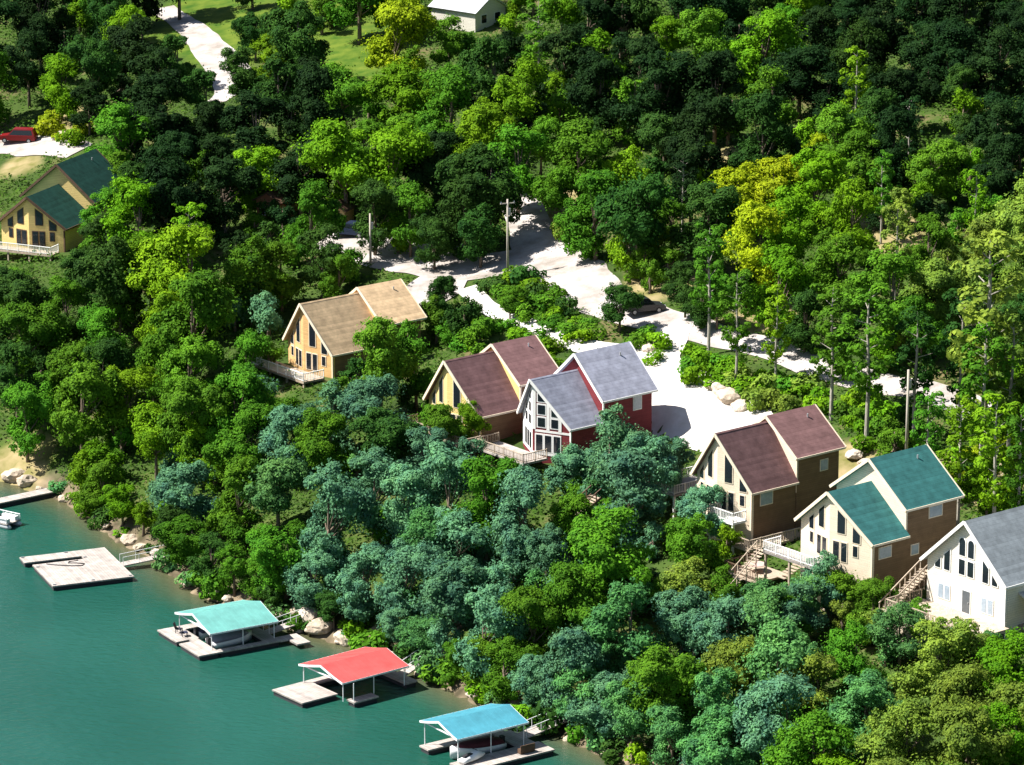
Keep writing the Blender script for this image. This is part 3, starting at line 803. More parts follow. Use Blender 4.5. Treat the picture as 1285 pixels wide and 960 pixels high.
# far-left walkway and pontoon boat
o, rz = local(-30, 632, .5, -52)
D0 = thing('dock_walkway', o, rz, 'narrow pale walkway reaching the sandy bank at far left', 'dock', DOCKG)
planks(D0, [(0, -3, 1.7, 9.2)], .6)
o, rz = local(-18, 652, .3, 35 - 90)
PB = thing('pontoon_boat', local(-6, 653, .3, 0)[0], R(55), 'small silver pontoon boat moored below the far-left walkway', 'boat')
for x in (-.85, .85): MB().tube([(x, -3.0, .22), (x, -2.6, .22), (x, 2.2, .22), (x, 2.9, .32)], [.12, .3, .3, .06], 10).build('pontoon', HULLG, PB, True)
MB().box((-1.15, -2.7, .5), (1.15, 2.3, .6)).build('deck', GREYDECK, PB)
m = MB(); railing(m, [(-1.1, -2.6), (-1.1, 2.2), (1.1, 2.2), (1.1, -2.6)], .6, .6, .05, 1.2, False); m.build('railing', METALW, PB)
MB().box((-1.0, -2.5, .6), (-.4, -.6, 1.05)).box((.4, -2.5, .6), (1.0, -.6, 1.05)).build('seat', HULLW, PB)
MB().box((.45, .2, .6), (.95, .7, 1.35)).build('console', BLACKP, PB)
LAND.append(('the far-left walkway', 30, 618))

# ------------------------------------------------------------------ vehicles
def car(px, py, rzdeg, paint, label, L=4.6, Wd=1.85, hh=1.75):
    p = ground(px, py, .1)
    t = thing('parked_car', (p.x, p.y, tz(p.x, p.y) + .12), R(rzdeg), label, 'car')
    a = Wd / 2
    low = [(-L / 2, .35), (-L / 2, .85), (-L / 2 + .1, 1.0), (L / 2 - 1.2, 1.02), (L / 2 - .1, .85), (L / 2, .6), (L / 2, .35)]
    body = MB().prism([(x, -a, z) for x, z in low], (0, Wd, 0)).build('body', paint, t)
    cab = [(-L / 2 + .08, 1.0), (-L / 2 + .35, hh), (L / 2 - 2.0, hh), (L / 2 - 1.25, 1.01)]
    MB().loft([[(x, -a * .94, z) if z < 1.1 else (x, -a * .8, z) for x, z in cab], [(x, a * .94, z) if z < 1.1 else (x, a * .8, z) for x, z in cab]]).build('cabin', paint, t)
    g = MB()
    for sg in (1, -1):
        q = [(-L / 2 + .35, 1.08), (-L / 2 + .5, hh - .14), (L / 2 - 2.05, hh - .14), (L / 2 - 1.5, 1.08)]
        f = lambda z: a * (.94 - .14 * (z - 1.0) / (hh - 1.0))
        g.add([(x, sg * (f(z) + .006), z) for x, z in q], [(0, 1, 2, 3) if sg < 0 else (3, 2, 1, 0)])
    g.add([(L / 2 - 1.31 + .02, -a * .82, 1.1), (L / 2 - 1.31 + .02, a * .82, 1.1), (L / 2 - 1.93 + .02, a * .74, hh - .08), (L / 2 - 1.93 + .02, -a * .74, hh - .08)], [(0, 1, 2, 3)])
    g.build('window_glass', GLASS, t)
    for sx in (-L / 2 + .85, L / 2 - .85):
        for sy in (-a + .1, a - .1):
            w = MB().tube([(sx, sy - .11, .33), (sx, sy + .11, .33)], [.34, .34], 14).build('wheel', TYRE, t)
            MB().tube([(sx, sy - .115, .33), (sx, sy + .115, .33)], [.2, .2], 10).build('rim', GALV, w)
    for sy in (-a + .3, a - .3): MB().box((L / 2 - .02, sy - .16, .66), (L / 2 + .02, sy + .16, .8)).build('headlight', HULLW, t)
    return t
car(23, 178, 172, mat('red_paint', (.18, .008, .011), .3, .05, 1, .5), 'red wagon parked on the gravel above the yellow chalet', 5.0, 1.9, 1.85)
car(808, 392, 20, mat('black_paint', (.02, .022, .026), .25, .05, 1, .5), 'black car parked in tree shade on the hill road')
car(440, 296, 160, mat('dark_blue_paint', (.02, .03, .06), .25, .05, 1, .5), 'dark blue car at the left end of the parking area')

# ------------------------------------------------------------------ poles
def upole(px, py, h_, label, arm=True, r=.15):
    p = ground(px, py)
    t = thing('utility_pole', (p.x, p.y, tz(p.x, p.y)), R(20), label, 'pole')
    MB().tube([(0, 0, -.4), (0, 0, h_)], [r, r * .72], 10).build('pole', POLEM, t, True)
    if arm:
        MB().bar((-.9, 0, h_ - .5), (.9, 0, h_ - .5), .1, .12).build('crossarm', POLEM, t)
        for x in (-.8, 0, .8):
            MB().tube([(x, 0, h_ - .44), (x, 0, h_ - .26)], [.05, .035], 8).build('insulator', GLASSB, t)
    MB().tube([(.22, 0, h_ - 1.9), (.22, 0, h_ - 1.1)], [.17, .17], 10).build('transformer', GALV, t)
upole(637, 347, 9.2, 'pale wooden utility pole standing by the road bend above the houses')
upole(1137, 585, 10.0, 'grey utility pole rising behind the green-roofed chalet', False, .17)
upole(465, 335, 6.5, 'short grey utility pole at the edge of the parking area', False)
LAND += [('the yellow chalet', 50, 270), ('the tan-roofed chalet', 445, 410), ('the brown and grey roofs', 690, 490), ('the brown-roofed tan chalet', 965, 590),
         ('the green-roofed chalet', 1110, 650), ('the white chalet', 1225, 710), ('the pale utility pole', 637, 290), ('the red car', 25, 167),
         ('the lawn drive', 260, 65), ('the parking area', 520, 325), ('the gravel drive', 880, 515), ('the hill road bend', 720, 345)]

# small buildings glimpsed in the woods
def shed(name, px, py, label, rz, w, l, h_, wallm, roofm):
    p = ground(px, py)
    z = tz(p.x, p.y) - .3
    t = thing(name, (p.x, p.y, z), R(rz), label, 'house' if w > 5 else 'shed')
    MB().prism([(-w / 2, -l / 2, 0), (w / 2, -l / 2, 0), (w / 2, -l / 2, h_), (0, -l / 2, h_ + w * .28), (-w / 2, -l / 2, h_)], (0, l, 0)).build('wall', wallm, t)
    m = MB()
    for sg in (1, -1): slab(m, (0, -l / 2 - .4, h_ + w * .28 + .18), (sg * (w / 2 + .4), -l / 2 - .4, h_ - .22 + .18), (sg * (w / 2 + .4), l / 2 + .4, h_ - .22 + .18), (0, l / 2 + .4, h_ + w * .28 + .18), .15)
    m.build('roof', roofm, t)
    for x in (-w * .22, w * .22): poly_window(t, Vector((x, -l / 2, 0)), Vector((1, 0, 0)), Vector((0, -1, 0)), rect(0, h_ * .4, h_ * .8, w * .16), WHITE)
    return t
BRICK = mat('red_brown_brick', (.36, .15, .08), .9, .3, 4)
shed('shed', 348, 275, 'red-brown shed glimpsed among trees left of the parking area', -30, 3.4, 4, 3.0, BRICK, DKWOOD)
shed('shed', 426, 285, 'orange-brown shed at the left end of the parking area', -20, 2.6, 3, 2.8, W_ORANGE, DKWOOD)
shed('house', 588, 30, 'white-walled house with pale grey roof glimpsed at the top edge', 50, 6.5, 8, 2.8, W_WHITE, mat('pale_grey_shingles', (.42, .42, .44), .9, .2, 1.5))
# lower garden deck below the brown-roofed tan chalet
p = ground(948, 738); z = tz(p.x, p.y) + 1.6
gd = thing('garden_deck', (p.x, p.y, z), R(-51), 'low brown timber deck with stairs below the brown-roofed tan chalet', 'deck')
MB().box((-2.4, -2, -.2), (2.4, 2, 0)).build('deck', TIMBER, gd)
m = MB(); railing(m, [(-2.3, 1.9), (-2.3, -1.9), (2.3, -1.9)], 0); m.build('railing', DKWOOD, gd)
for x in (-2.2, 2.2):
    for y in (-1.8, 1.8): MB().box((x - .09, y - .09, -4), (x + .09, y + .09, -.2)).build('support_post', DKWOOD, gd)
m = MB()
for i in range(12): m.box((2.4 + i * .1, .4 + i * .32, .1 + i * .2), (3.6 + i * .1, .75 + i * .32, .17 + i * .2))
m.build('stairway', TIMBER, gd)
pt = thing('patio_table', at_local(gd, -.2, .2, z), R(-51), 'round pinkish table on the low timber deck', 'table')
MB().tube([(0, 0, .70), (0, 0, .75)], [.95, .95], 20).build('tabletop', mat('pinkish_table', (.52, .36, .32), .6), pt)
MB().tube([(0, 0, 0), (0, 0, .70)], [.07, .07]).build('leg', DKWOOD, pt)
# white-railed landing left of the brown-roofed tan chalet
p = ground(848, 640); z = tz(p.x, p.y) + 2.4
wl = thing('raised_deck', (p.x, p.y, z), R(-51), 'white-railed raised deck left of the brown-roofed tan chalet', 'deck')
MB().box((-2.0, -2, -.2), (2.0, 4.0, 0)).build('deck', GREYDECK, wl)
m = MB(); railing(m, [(-1.9, 3.9), (-1.9, -1.9), (1.9, -1.9), (1.9, 3.9)], 0); m.build('railing', WHITE, wl)
for x in (-1.8, 1.8):
    for y in (-1.8, 3.8): MB().box((x - .1, y - .1, -5), (x + .1, y + .1, -.2)).build('support_post', WHITE, wl)
# stair tower down to the blue dock
p = ground(706, 700); z = tz(p.x, p.y)
sw = thing('hill_stairway', (p.x, p.y, z), R(-51), 'dark timber stairway descending between trees below the red chalet', 'stairs')
m = MB()
for i in range(26): m.box((-.7, -4 + i * .32, 1.2 + i * .17), (.7, -3.68 + i * .32, 1.26 + i * .17))
m.build('tread', TIMBER, sw)
m = MB()
for x in (-.75, .75): m.bar((x, -4, 2.1), (x, 4.3, 6.5), .09); m.bar((x, -4, 1.15), (x, 4.3, 5.55), .08, .25)
for i in range(0, 27, 4):
    for x in (-.75, .75): m.bar((x, -4 + i * .32, 2.1 + i * .17), (x, -4 + i * .32, -1), .1)
m.build('handrail', DKWOOD, sw)

# ------------------------------------------------------------------ trees
def leafmesh(name, P, Nn, size, rng, asp=.62):
    """kite shaped leaf clusters at P facing Nn"""
    n = len(P)
    r = rng.normal(size=(n, 3)); Nn = Nn / np.linalg.norm(Nn, axis=1)[:, None]
    u = np.cross(Nn, r); u /= np.linalg.norm(u, axis=1)[:, None] + 1e-9
    w = np.cross(Nn, u)
    s = (size * rng.uniform(.6, 1.35, n))[:, None]
    V = np.stack([P - u * s, P - w * s * asp + u * s * .15 - Nn * s * .12, P + u * s, P + w * s * asp + u * s * .15 - Nn * s * .12], 1).reshape(-1, 3)
    me = bpy.data.meshes.new(name)
    me.vertices.add(4 * n); me.vertices.foreach_set('co', V.ravel().astype(np.float32))
    me.loops.add(4 * n); me.loops.foreach_set('vertex_index', np.arange(4 * n, dtype=np.int32))
    me.polygons.add(n); me.polygons.foreach_set('loop_start', np.arange(0, 4 * n, 4, dtype=np.int32)); me.polygons.foreach_set('loop_total', np.full(n, 4, np.int32))
    me.update(); me.validate()
    return me

def crown_points(rng, puffs, per, up=.35, jit=.65):
    Ps = []; Ns = []
    ctr = np.mean([p[0] for p in puffs], axis=0)
    for c, pr in puffs:
        n = int(per * (pr ** 2))
        d = rng.normal(size=(n * 2, 3)); d /= np.linalg.norm(d, axis=1)[:, None]
        out = (c - ctr); out = out / (np.linalg.norm(out) + 1e-6)
        keep = (d @ (out + np.array([0, 0, .5]))) > rng.uniform(-1.0, .25, len(d))
        d = d[keep][:n]
        rr = pr * rng.uniform(.80, 1.07, len(d))
        P = c + d * rr[:, None] * np.array([1, 1, .82])
        N_ = d + out * .35 + np.array([0, 0, up]) + rng.normal(size=d.shape) * jit * .5
        Ps.append(P); Ns.append(N_)
    return np.concatenate(Ps), np.concatenate(Ns)

def broadleaf(seed, Rr=3.9, h_=11.5, tall=1.15, nb=9, cz=.57, leaf=.175, per=310, flat=.8, nl=11):
    """crown of boughs: every limb ends in a cluster of unequal leaf clumps, with loose sprays between them"""
    rng = np.random.default_rng(seed)
    C = np.array([rng.uniform(-.5, .5), rng.uniform(-.5, .5), h_ * cz]); puffs = []
    lean = rng.uniform(-.22, .22, 2); sq = rng.uniform(.8, 1.2)
    lobes = []
    for i in range(nl):
        a = i * 2.4 + rng.uniform(-.6, .6); zz = -.9 + 1.75 * ((i * .618 + rng.uniform(-.06, .06)) % 1)
        q = math.sqrt(max(.12, 1 - min(1, zz * zz))) * rng.uniform(.35, .88)
        c = C + np.array([math.cos(a) * q * Rr * sq + lean[0] * zz * Rr, math.sin(a) * q * Rr / sq + lean[1] * zz * Rr, zz * Rr * tall * .82])
        lobes.append((c, Rr * rng.uniform(.24, .50)))
    lobes.append((C + np.array([lean[0] * Rr, lean[1] * Rr, Rr * tall * rng.uniform(.55, .85)]), Rr * rng.uniform(.28, .42)))
    Ps = []; Ns = []
    for c, lr in lobes:
        puffs.append((c, lr * .8))
        for k in range(nb):
            d = rng.normal(size=3); d[2] = d[2] * flat * .8 + .2; d /= np.linalg.norm(d)
            puffs.append((c + d * lr * rng.uniform(.6, 1.35), lr * rng.uniform(.16, .62)))
        # loose sprays
        n = int(130 * lr); d = rng.normal(size=(n, 3)); d /= np.linalg.norm(d, axis=1)[:, None]
        Ps.append(c + d * lr * rng.uniform(1.0, 1.75, n)[:, None] * np.array([1, 1, .75])); Ns.append(d + rng.normal(size=(n, 3)) * .6 + np.array([0, 0, .5]))
    P, N_ = crown_points(rng, puffs, per, jit=.72)
    P = np.concatenate([P] + Ps); N_ = np.concatenate([N_] + Ns)
    P = P + rng.normal(size=P.shape) * .07
    me = leafmesh('crown', P, N_, leaf, rng)
    tr = MB(); r0 = .24
    bend = rng.uniform(-.4, .4, 2)
    tr.tube([(0, 0, -1.0), (bend[0] * .2, bend[1] * .2, h_ * .2), (bend[0] * .6, bend[1] * .6, h_ * .42), (bend[0], bend[1], h_ * .8)], [r0 * 1.25, r0, r0 * .75, r0 * .25], 8)
    for c, lr in lobes:
        b0 = np.array([bend[0] * .6, bend[1] * .6, h_ * rng.uniform(.3, .5)])
        mid = (b0 + c) / 2 + np.array([0, 0, -.3])
        tr.tube([b0, mid, c], [r0 * .5, r0 * .33, r0 * .10], 6)
    tme = tr.build('trunk', BARK); d_ = tme.data; bpy.data.objects.remove(tme)
    for p in d_.polygons: p.use_smooth = True
    return me, d_

def slim(seed, h_=16.0):
    """tall forest-edge tree: bare trunk, airy crown of separate tiers"""
    rng = np.random.default_rng(seed); puffs = []
    tr = MB(); tr.tube([(0, 0, -1), (.1, 0, h_ * .4), (-.1, .1, h_ * .75), (0, 0, h_ * .97)], [.22, .17, .11, .03], 8)
    for i in range(17):
        t = .34 + .62 * i / 16; a = i * 2.4 + rng.uniform(-.4, .4)
        q = 1.9 * math.sin(math.pi * (t - .25) / .85) ** .8 * rng.uniform(.55, 1.15)
        c = np.array([math.cos(a) * q, math.sin(a) * q, h_ * t])
        tr.tube([(0, 0, h_ * (t - .05)), tuple(c)], [.05, .02], 5)
        puffs.append((c, rng.uniform(.55, .95)))
        for k in range(3): puffs.append((c + rng.normal(size=3) * .65, rng.uniform(.3, .6)))
    P, N_ = crown_points(rng, puffs, 120)
    me = leafmesh('crown', P, N_, .22, rng)
    o_ = tr.build('trunk', BARKPALE); d_ = o_.data; bpy.data.objects.remove(o_)
    return me, d_

def conifer(seed, h_=9.0):
    rng = np.random.default_rng(seed); Ps = []; Ns = []
    tr = MB().tube([(0, 0, -.6), (0, 0, h_ * .95)], [.16, .03], 7)
    for i in range(70):
        t = i / 69; z = h_ * (.08 + .9 * t); L = 2.0 * (1 - t) ** .8 + .15; a = i * 2.4 + rng.uniform(-.3, .3)
        n = int(70 * (1 - t) + 18); u = rng.uniform(.15, 1, n) ** .7
        d = np.array([math.cos(a), math.sin(a), 0]); sd = np.array([-d[1], d[0], 0])
        P = d * (u * L)[:, None] + sd * (rng.normal(size=n) * .22 * (1.1 - u * .5))[:, None] + np.array([0, 0, z]) + np.array([0, 0, 1]) * (-.25 * u * L + rng.normal(size=n) * .08)[:, None]
        Ps.append(P); Ns.append(np.tile(d * .6 + np.array([0, 0, 1.0]), (n, 1)) + rng.normal(size=(n, 3)) * .4)
    me = leafmesh('crown', np.concatenate(Ps), np.concatenate(Ns), .18, rng, .4)
    o_ = tr.build('trunk', BARK); d_ = o_.data; bpy.data.objects.remove(o_)
    return me, d_

def bush(seed):
    rng = np.random.default_rng(seed); puffs = [(np.array([0, 0, .7]), .75)]
    for i in range(13):
        a = rng.uniform(0, 6.28); q = rng.uniform(.2, 1.05)
        puffs.append((np.array([math.cos(a) * q, math.sin(a) * q, rng.uniform(.3, 1.25) * (1.15 - q * .4)]), rng.uniform(.3, .6)))
    P, N_ = crown_points(rng, puffs, 190, .5, .8)
    return leafmesh('shrub', P, N_, .15, rng)

BROAD = [broadleaf(11), broadleaf(12, tall=1.35), broadleaf(13, tall=.95, nl=13), broadleaf(14, tall=1.5, nl=13), broadleaf(15, flat=.35, tall=1.1), broadleaf(16, tall=1.2, nl=14), broadleaf(17, tall=.85, flat=.4),
         broadleaf(18, tall=1.3, nl=8), broadleaf(19, nl=9, flat=.5), broadleaf(20, tall=1.6, nl=14), broadleaf(61, nl=12, tall=1.05), broadleaf(62, nl=10, tall=1.25, flat=.4)]
SLIM = [slim(31), slim(32), slim(33)]
CONI = [conifer(41), conifer(42)]
BUSH = [bush(51), bush(52), bush(53), bush(54)]
for me, tm in BROAD + SLIM + CONI:
    me.materials.append(FOL['mid'])
for me in BUSH: me.materials.append(FOL['mid'])
YOUNG = [broadleaf(s_, 2.1, 5.6, 1.15, 7, .50, .16, 330, nl=8) for s_ in (21, 22, 23, 24)]
for me, tm in YOUNG: me.materials.append(FOL['mid'])
KINDS = {'young': (YOUNG, 2.1, 5.6, .50, 'young_tree', 'tree'), 'broad': (BROAD, 3.9, 11.5, .57, 'broadleaf_tree', 'tree'), 'slim': (SLIM, 2.3, 16.0, .68, 'slender_tree', 'tree'), 'conifer': (CONI, 2.0, 9.0, .45, 'conifer', 'tree')}

TREES = []     # for labels: (root, px, py, colour, kind)
def plant(cx, cy, rpx, c, kind='broad', sy=1.0):
    variants, R0, h0, cz, name, cat_ = KINDS[kind]
    dep = 430.0
    for _ in range(3):
        Rm = rpx * dep / F; sc = Rm / R0
        p = ground(cx, cy, h0 * cz * sc * sy)
        dep = (p - CAM).dot(FWD)
    if float(shore_v(np.array([p.x]), np.array([p.y]))[0]) < (2.5 if kind == 'slim' else .8): return None
    z = tz(p.x, p.y)
    me, tm = variants[rnd.randrange(len(variants))]
    t = bpy.data.objects.new(name, None); col.objects.link(t)
    t.location = (p.x, p.y, z - .15); t.rotation_euler = (0, 0, rnd.uniform(0, 6.28)); t.scale = (sc * rnd.uniform(.88, 1.14), sc * rnd.uniform(.88, 1.14), sc * sy); t.empty_display_size = .3
    a = bpy.data.objects.new('crown', me); col.objects.link(a); a.parent = t
    a.material_slots[0].link = 'OBJECT'; a.material_slots[0].material = FOL[c]
    b_ = bpy.data.objects.new('trunk', tm); col.objects.link(b_); b_.parent = t
    TREES.append((t, cx, cy, c, name))
    return t

def inpoly(x, y, poly):
    r = False; n = len(poly)
    for i in range(n):
        x0, y0 = poly[i]; x1, y1 = poly[(i + 1) % n]
        if (y0 > y) != (y1 > y) and x < (x1 - x0) * (y - y0) / (y1 - y0) + x0: r = not r
    return r
def pdist(x, y, poly):
    if inpoly(x, y, poly): return 0
    best = 1e9; n = len(poly)
    for i in range(n):
        x0, y0 = poly[i]; x1, y1 = poly[(i + 1) % n]; dx, dy = x1 - x0, y1 - y0
        t = max(0, min(1, ((x - x0) * dx + (y - y0) * dy) / (dx * dx + dy * dy)))
        best = min(best, math.hypot(x - x0 - dx * t, y - y0 - dy * t))
    return best

CLEAR = [
    [(0, 338), (0, 228), (70, 185), (115, 185), (118, 285), (75, 335)],
    [(-60, 135), (70, 140), (112, 180), (40, 222), (-60, 235)],
    [(352, 480), (372, 375), (500, 352), (535, 412), (480, 408), (430, 440), (408, 478)],
    [(430, 272), (500, 285), (640, 312), (606, 375), (520, 400), (500, 355), (430, 345)],
    [(640, 260), (690, 260), (760, 360), (845, 370), (850, 412), (760, 405), (655, 325)],
    [(585, 360), (660, 395), (735, 430), (720, 445), (640, 415)],
    [(600, 340), (650, 330), (770, 410), (700, 420), (610, 380)],
    [(552, 452), (670, 425), (700, 455), (795, 430), (826, 500), (820, 535), (760, 522), (700, 545), (690, 612), (625, 575), (630, 530), (560, 495)],
    [(800, 405), (860, 420), (850, 470), (950, 535), (900, 565), (820, 520)],
    [(855, 470), (860, 430), (1010, 480), (1100, 500), (1100, 560), (1060, 560), (1030, 515), (950, 525)],
    [(850, 400), (920, 405), (1015, 440), (1010, 470), (930, 445), (850, 425)],
    [(1050, 460), (1195, 480), (1195, 515), (1050, 490)],
    [(872, 575), (900, 540), (1030, 508), (1062, 570), (1060, 600), (1000, 640), (1000, 690), (925, 690), (940, 645), (900, 610)],
    [(1005, 660), (1050, 605), (1170, 560), (1210, 625), (1195, 665), (1135, 745), (1098, 715), (1000, 690)],
    [(1135, 745), (1160, 690), (1210, 645), (1300, 635), (1300, 788), (1200, 788)],
    [(215, 20), (250, 20), (298, 70), (292, 112), (250, 100)],
    [(258, 0), (345, 0), (345, 25), (300, 55), (270, 30)],
    [(418, 38), (478, 35), (482, 82), (420, 92)],
    [(832, 560), (866, 560), (866, 640), (835, 640)],
    [(920, 700), (985, 690), (985, 740), (925, 745)],
    [(0, 560), (35, 560), (55, 620), (0, 620)],
    [(198, 792), (215, 755), (300, 750), (385, 780), (345, 812), (258, 825)], [(342, 866), (385, 830), (480, 812), (520, 825), (505, 850), (440, 895)], [(526, 930), (600, 880), (645, 895), (695, 905), (690, 945), (566, 960)],
    [(570, 0), (610, 0), (608, 28), (572, 28)],
]
LOWER = [(-80, 520), (0, 545), (60, 560), (110, 615), (180, 648), (240, 690), (300, 716), (370, 735), (450, 758), (520, 790), (580, 826), (640, 850), (720, 893), (790, 930), (860, 985), (950, 1020), (1400, 1040)]
def lower_y(x):
    return float(np.interp(x, [p[0] for p in LOWER], [p[1] for p in LOWER]))
def pick(x, y):
    u = rnd.random(); x += rnd.gauss(0, 38); y += rnd.gauss(0, 30)
    if 405 < x < 565 and y < 190: return 'lime' if u < .5 else 'mid'
    if x > 1060 and y < 165: return 'shadowed' if u < .85 else 'dark'  # darkness of the upper corner put into the leaf colour
    if 170 < x < 310 and 295 < y < 390: return 'lime' if u < .85 else 'mid'
    if x < 130 and 320 < y < 480: return 'dark' if u < .7 else 'mid'
    if x < 200 and 380 < y < 560: return 'mid' if u < .6 else 'lime'
    if x < 330 and y > 540: return 'mid' if u < .7 else ('lime' if u < .85 else 'teal')
    if 690 < x < 850 and 610 < y < 780: return 'mid' if u < .5 else ('lime' if u < .56 else 'cool')
    if x > 1040 and y > 770: return 'olive' if u < .6 else ('mid' if u < .75 else ('cool' if u < .85 else 'lime'))
    if x > 860 and y > 660: return 'teal' if u < .4 else ('cool' if u < .72 else ('mid' if u < .92 else 'olive'))
    if 340 < x < 870 and y > 520: return 'teal' if u < .55 else ('cool' if u < .85 else 'mid')
    if 200 < x < 420 and 380 < y < 560: return 'mid' if u < .6 else 'teal'
    if 880 < x < 980 and 200 < y < 350: return 'yellow' if u < .6 else 'lime'
    if x > 1060 and 270 < y < 420: return 'olive' if u < .6 else 'mid'
    if x > 1000 and 420 < y < 640: return 'mid' if u < .5 else ('lime' if u < .75 else 'dark')
    if y < 300: return 'shadowed' if u < .38 else ('dark' if u < .60 else ('mid' if u < .82 else 'lime'))  # near-black picks paint shadow in among the lit crowns
    return 'mid' if u < .6 else ('dark' if u < .85 else 'lime')

HERO = [
    (556, 372, 22, 'dark', 'broad'), (548, 400, 22, 'mid', 'young'), (585, 405, 24, 'dark', 'young'), (600, 425, 20, 'mid', 'young'), (315, 372, 22, 'dark', 'conifer'), (478, 455, 44, 'mid', 'broad'), (522, 462, 34, 'mid', 'broad'),
    (606, 508, 22, 'lime', 'broad'), (585, 530, 22, 'lime', 'broad'), (560, 535, 24, 'mid', 'broad'),
    (765, 562, 46, 'teal', 'broad'), (718, 585, 32, 'teal', 'broad'), (815, 590, 36, 'teal', 'broad'), (655, 650, 44, 'teal', 'broad'), (722, 655, 30, 'mid', 'broad'),
    (885, 640, 30, 'teal', 'broad'), (868, 690, 36, 'mid', 'broad'), (1040, 728, 34, 'teal', 'broad'), (1095, 752, 28, 'mid', 'broad'),
    (778, 378, 24, 'dark', 'broad'), (545, 298, 25, 'dark', 'broad'), (603, 288, 30, 'dark', 'broad'), (425, 345, 22, 'mid', 'broad'), (1012, 745, 30, 'cool', 'broad'), (1065, 740, 26, 'mid', 'broad'), (598, 505, 26, 'lime', 'broad'), (800, 265, 50, 'dark', 'broad'), (748, 262, 40, 'mid', 'broad'), (612, 235, 48, 'dark', 'broad'), (585, 262, 38, 'dark', 'broad'), (650, 205, 40, 'mid', 'broad'), (440, 330, 20, 'mid', 'young'), (405, 320, 34, 'dark', 'broad'), (500, 290, 22, 'lime', 'young'),
    (925, 245, 36, 'yellow', 'broad'), (945, 312, 40, 'yellow', 'broad'), (1027, 190, 18, 'yellow', 'broad'), (985, 290, 36, 'lime', 'broad'),
    (240, 340, 48, 'lime', 'broad'), (205, 380, 36, 'lime', 'broad'), (1240, 380, 44, 'olive', 'slim'), (1120, 370, 48, 'mid', 'broad'), (1175, 360, 40, 'olive', 'broad'),
    (1090, 420, 30, 'mid', 'slim'), (1150, 440, 26, 'dark', 'slim'), (1235, 470, 30, 'mid', 'slim'), (1270, 450, 30, 'olive', 'slim'), (1205, 555, 26, 'lime', 'slim'),
    (1250, 560, 30, 'lime', 'slim'), (1280, 570, 28, 'mid', 'slim'), (1165, 535, 22, 'mid', 'slim'), (925, 385, 22, 'mid', 'slim'), (975, 400, 20, 'lime', 'slim'), (1010, 400, 26, 'dark', 'broad'), (1045, 410, 26, 'mid', 'slim'),
    (495, 45, 44, 'yellow', 'broad'), (515, 120, 40, 'lime', 'broad'), (430, 115, 36, 'mid', 'broad'), (372, 50, 42, 'dark', 'broad'), (350, 110, 36, 'dark', 'broad'),
    (880, 375, 24, 'dark', 'broad'), (640, 375, 16, 'mid', 'broad'), 
    (137, 226, 28, 'mid', 'broad'), (128, 268, 26, 'mid', 'broad'), (132, 300, 28, 'dark', 'broad'), (1192, 822, 30, 'cool', 'broad'), (1222, 828, 28, 'olive', 'broad'), (952, 752, 24, 'cool', 'broad'), (990, 775, 28, 'mid', 'broad'), (108, 338, 28, 'dark', 'broad'), (40, 372, 32, 'dark', 'broad'), (-5, 368, 30, 'dark', 'broad'), (80, 385, 30, 'mid', 'broad'),
    (835, 585, 30, 'teal', 'broad'), (960, 778, 36, 'cool', 'broad'), (1005, 765, 32, 'teal', 'broad'), (905, 742, 30, 'mid', 'broad'), (1130, 790, 30, 'cool', 'broad'), (985, 748, 18, 'mid', 'young'), (1150, 775, 20, 'mid', 'young'),
    (515, 268, 34, 'mid', 'broad'), (470, 262, 36, 'dark', 'broad'), (560, 285, 24, 'dark', 'young'), (700, 235, 30, 'mid', 'broad'), (860, 360, 24, 'dark', 'broad'), (900, 372, 26, 'mid', 'broad'), (1060, 452, 20, 'mid', 'young'),
    (303, 92, 26, 'dark', 'broad'), (222, 72, 24, 'dark', 'broad'), (258, 118, 26, 'dark', 'broad'), (320, 40, 22, 'dark', 'broad'),
    (235, 460, 40, 'mid', 'broad'), (300, 620, 40, 'mid', 'broad'), (270, 690, 38, 'lime', 'broad'), (1180, 830, 44, 'olive', 'broad'), (1140, 930, 46, 'olive', 'broad'),
]
for cx, cy, r, c, kd in HERO:
    plant(cx, cy, r, c, kd)
placed = [(h_[0], h_[1], h_[2]) for h_ in HERO]
tries = 0
def plant_base(px, py, rpx, c, kind, sy):
    p = ground(px, py)
    variants, R0, h0, cz, name, cat_ = KINDS[kind]
    sc = rpx * (p - CAM).dot(FWD) / F / R0
    q = proj((p.x, p.y, p.z + h0 * cz * sc * sy))
    t = plant(q[0], q[1], rpx, c, kind, sy)
    if t: placed.append((q[0], q[1], rpx))
for px, py, rpx in [(125, 652, 26), (150, 668, 22), (212, 708, 26), (235, 724, 30), (262, 742, 28), (290, 750, 26), (322, 764, 24), (345, 770, 20), (415, 796, 22), (498, 822, 24), (528, 838, 28), (600, 872, 28), (628, 886, 32), (662, 900, 28), (725, 920, 34), (752, 936, 34), (790, 948, 36), (840, 975, 36), (580, 862, 24), (445, 798, 20)]:
    plant_base(px + 4, py - 7, rpx, rnd.choice(['mid', 'cool', 'teal', 'dark'] if px > 300 else ['mid', 'mid', 'dark', 'lime']), 'broad', .85)
nbroad = sum(1 for t_ in TREES if t_[4] == 'broadleaf_tree')
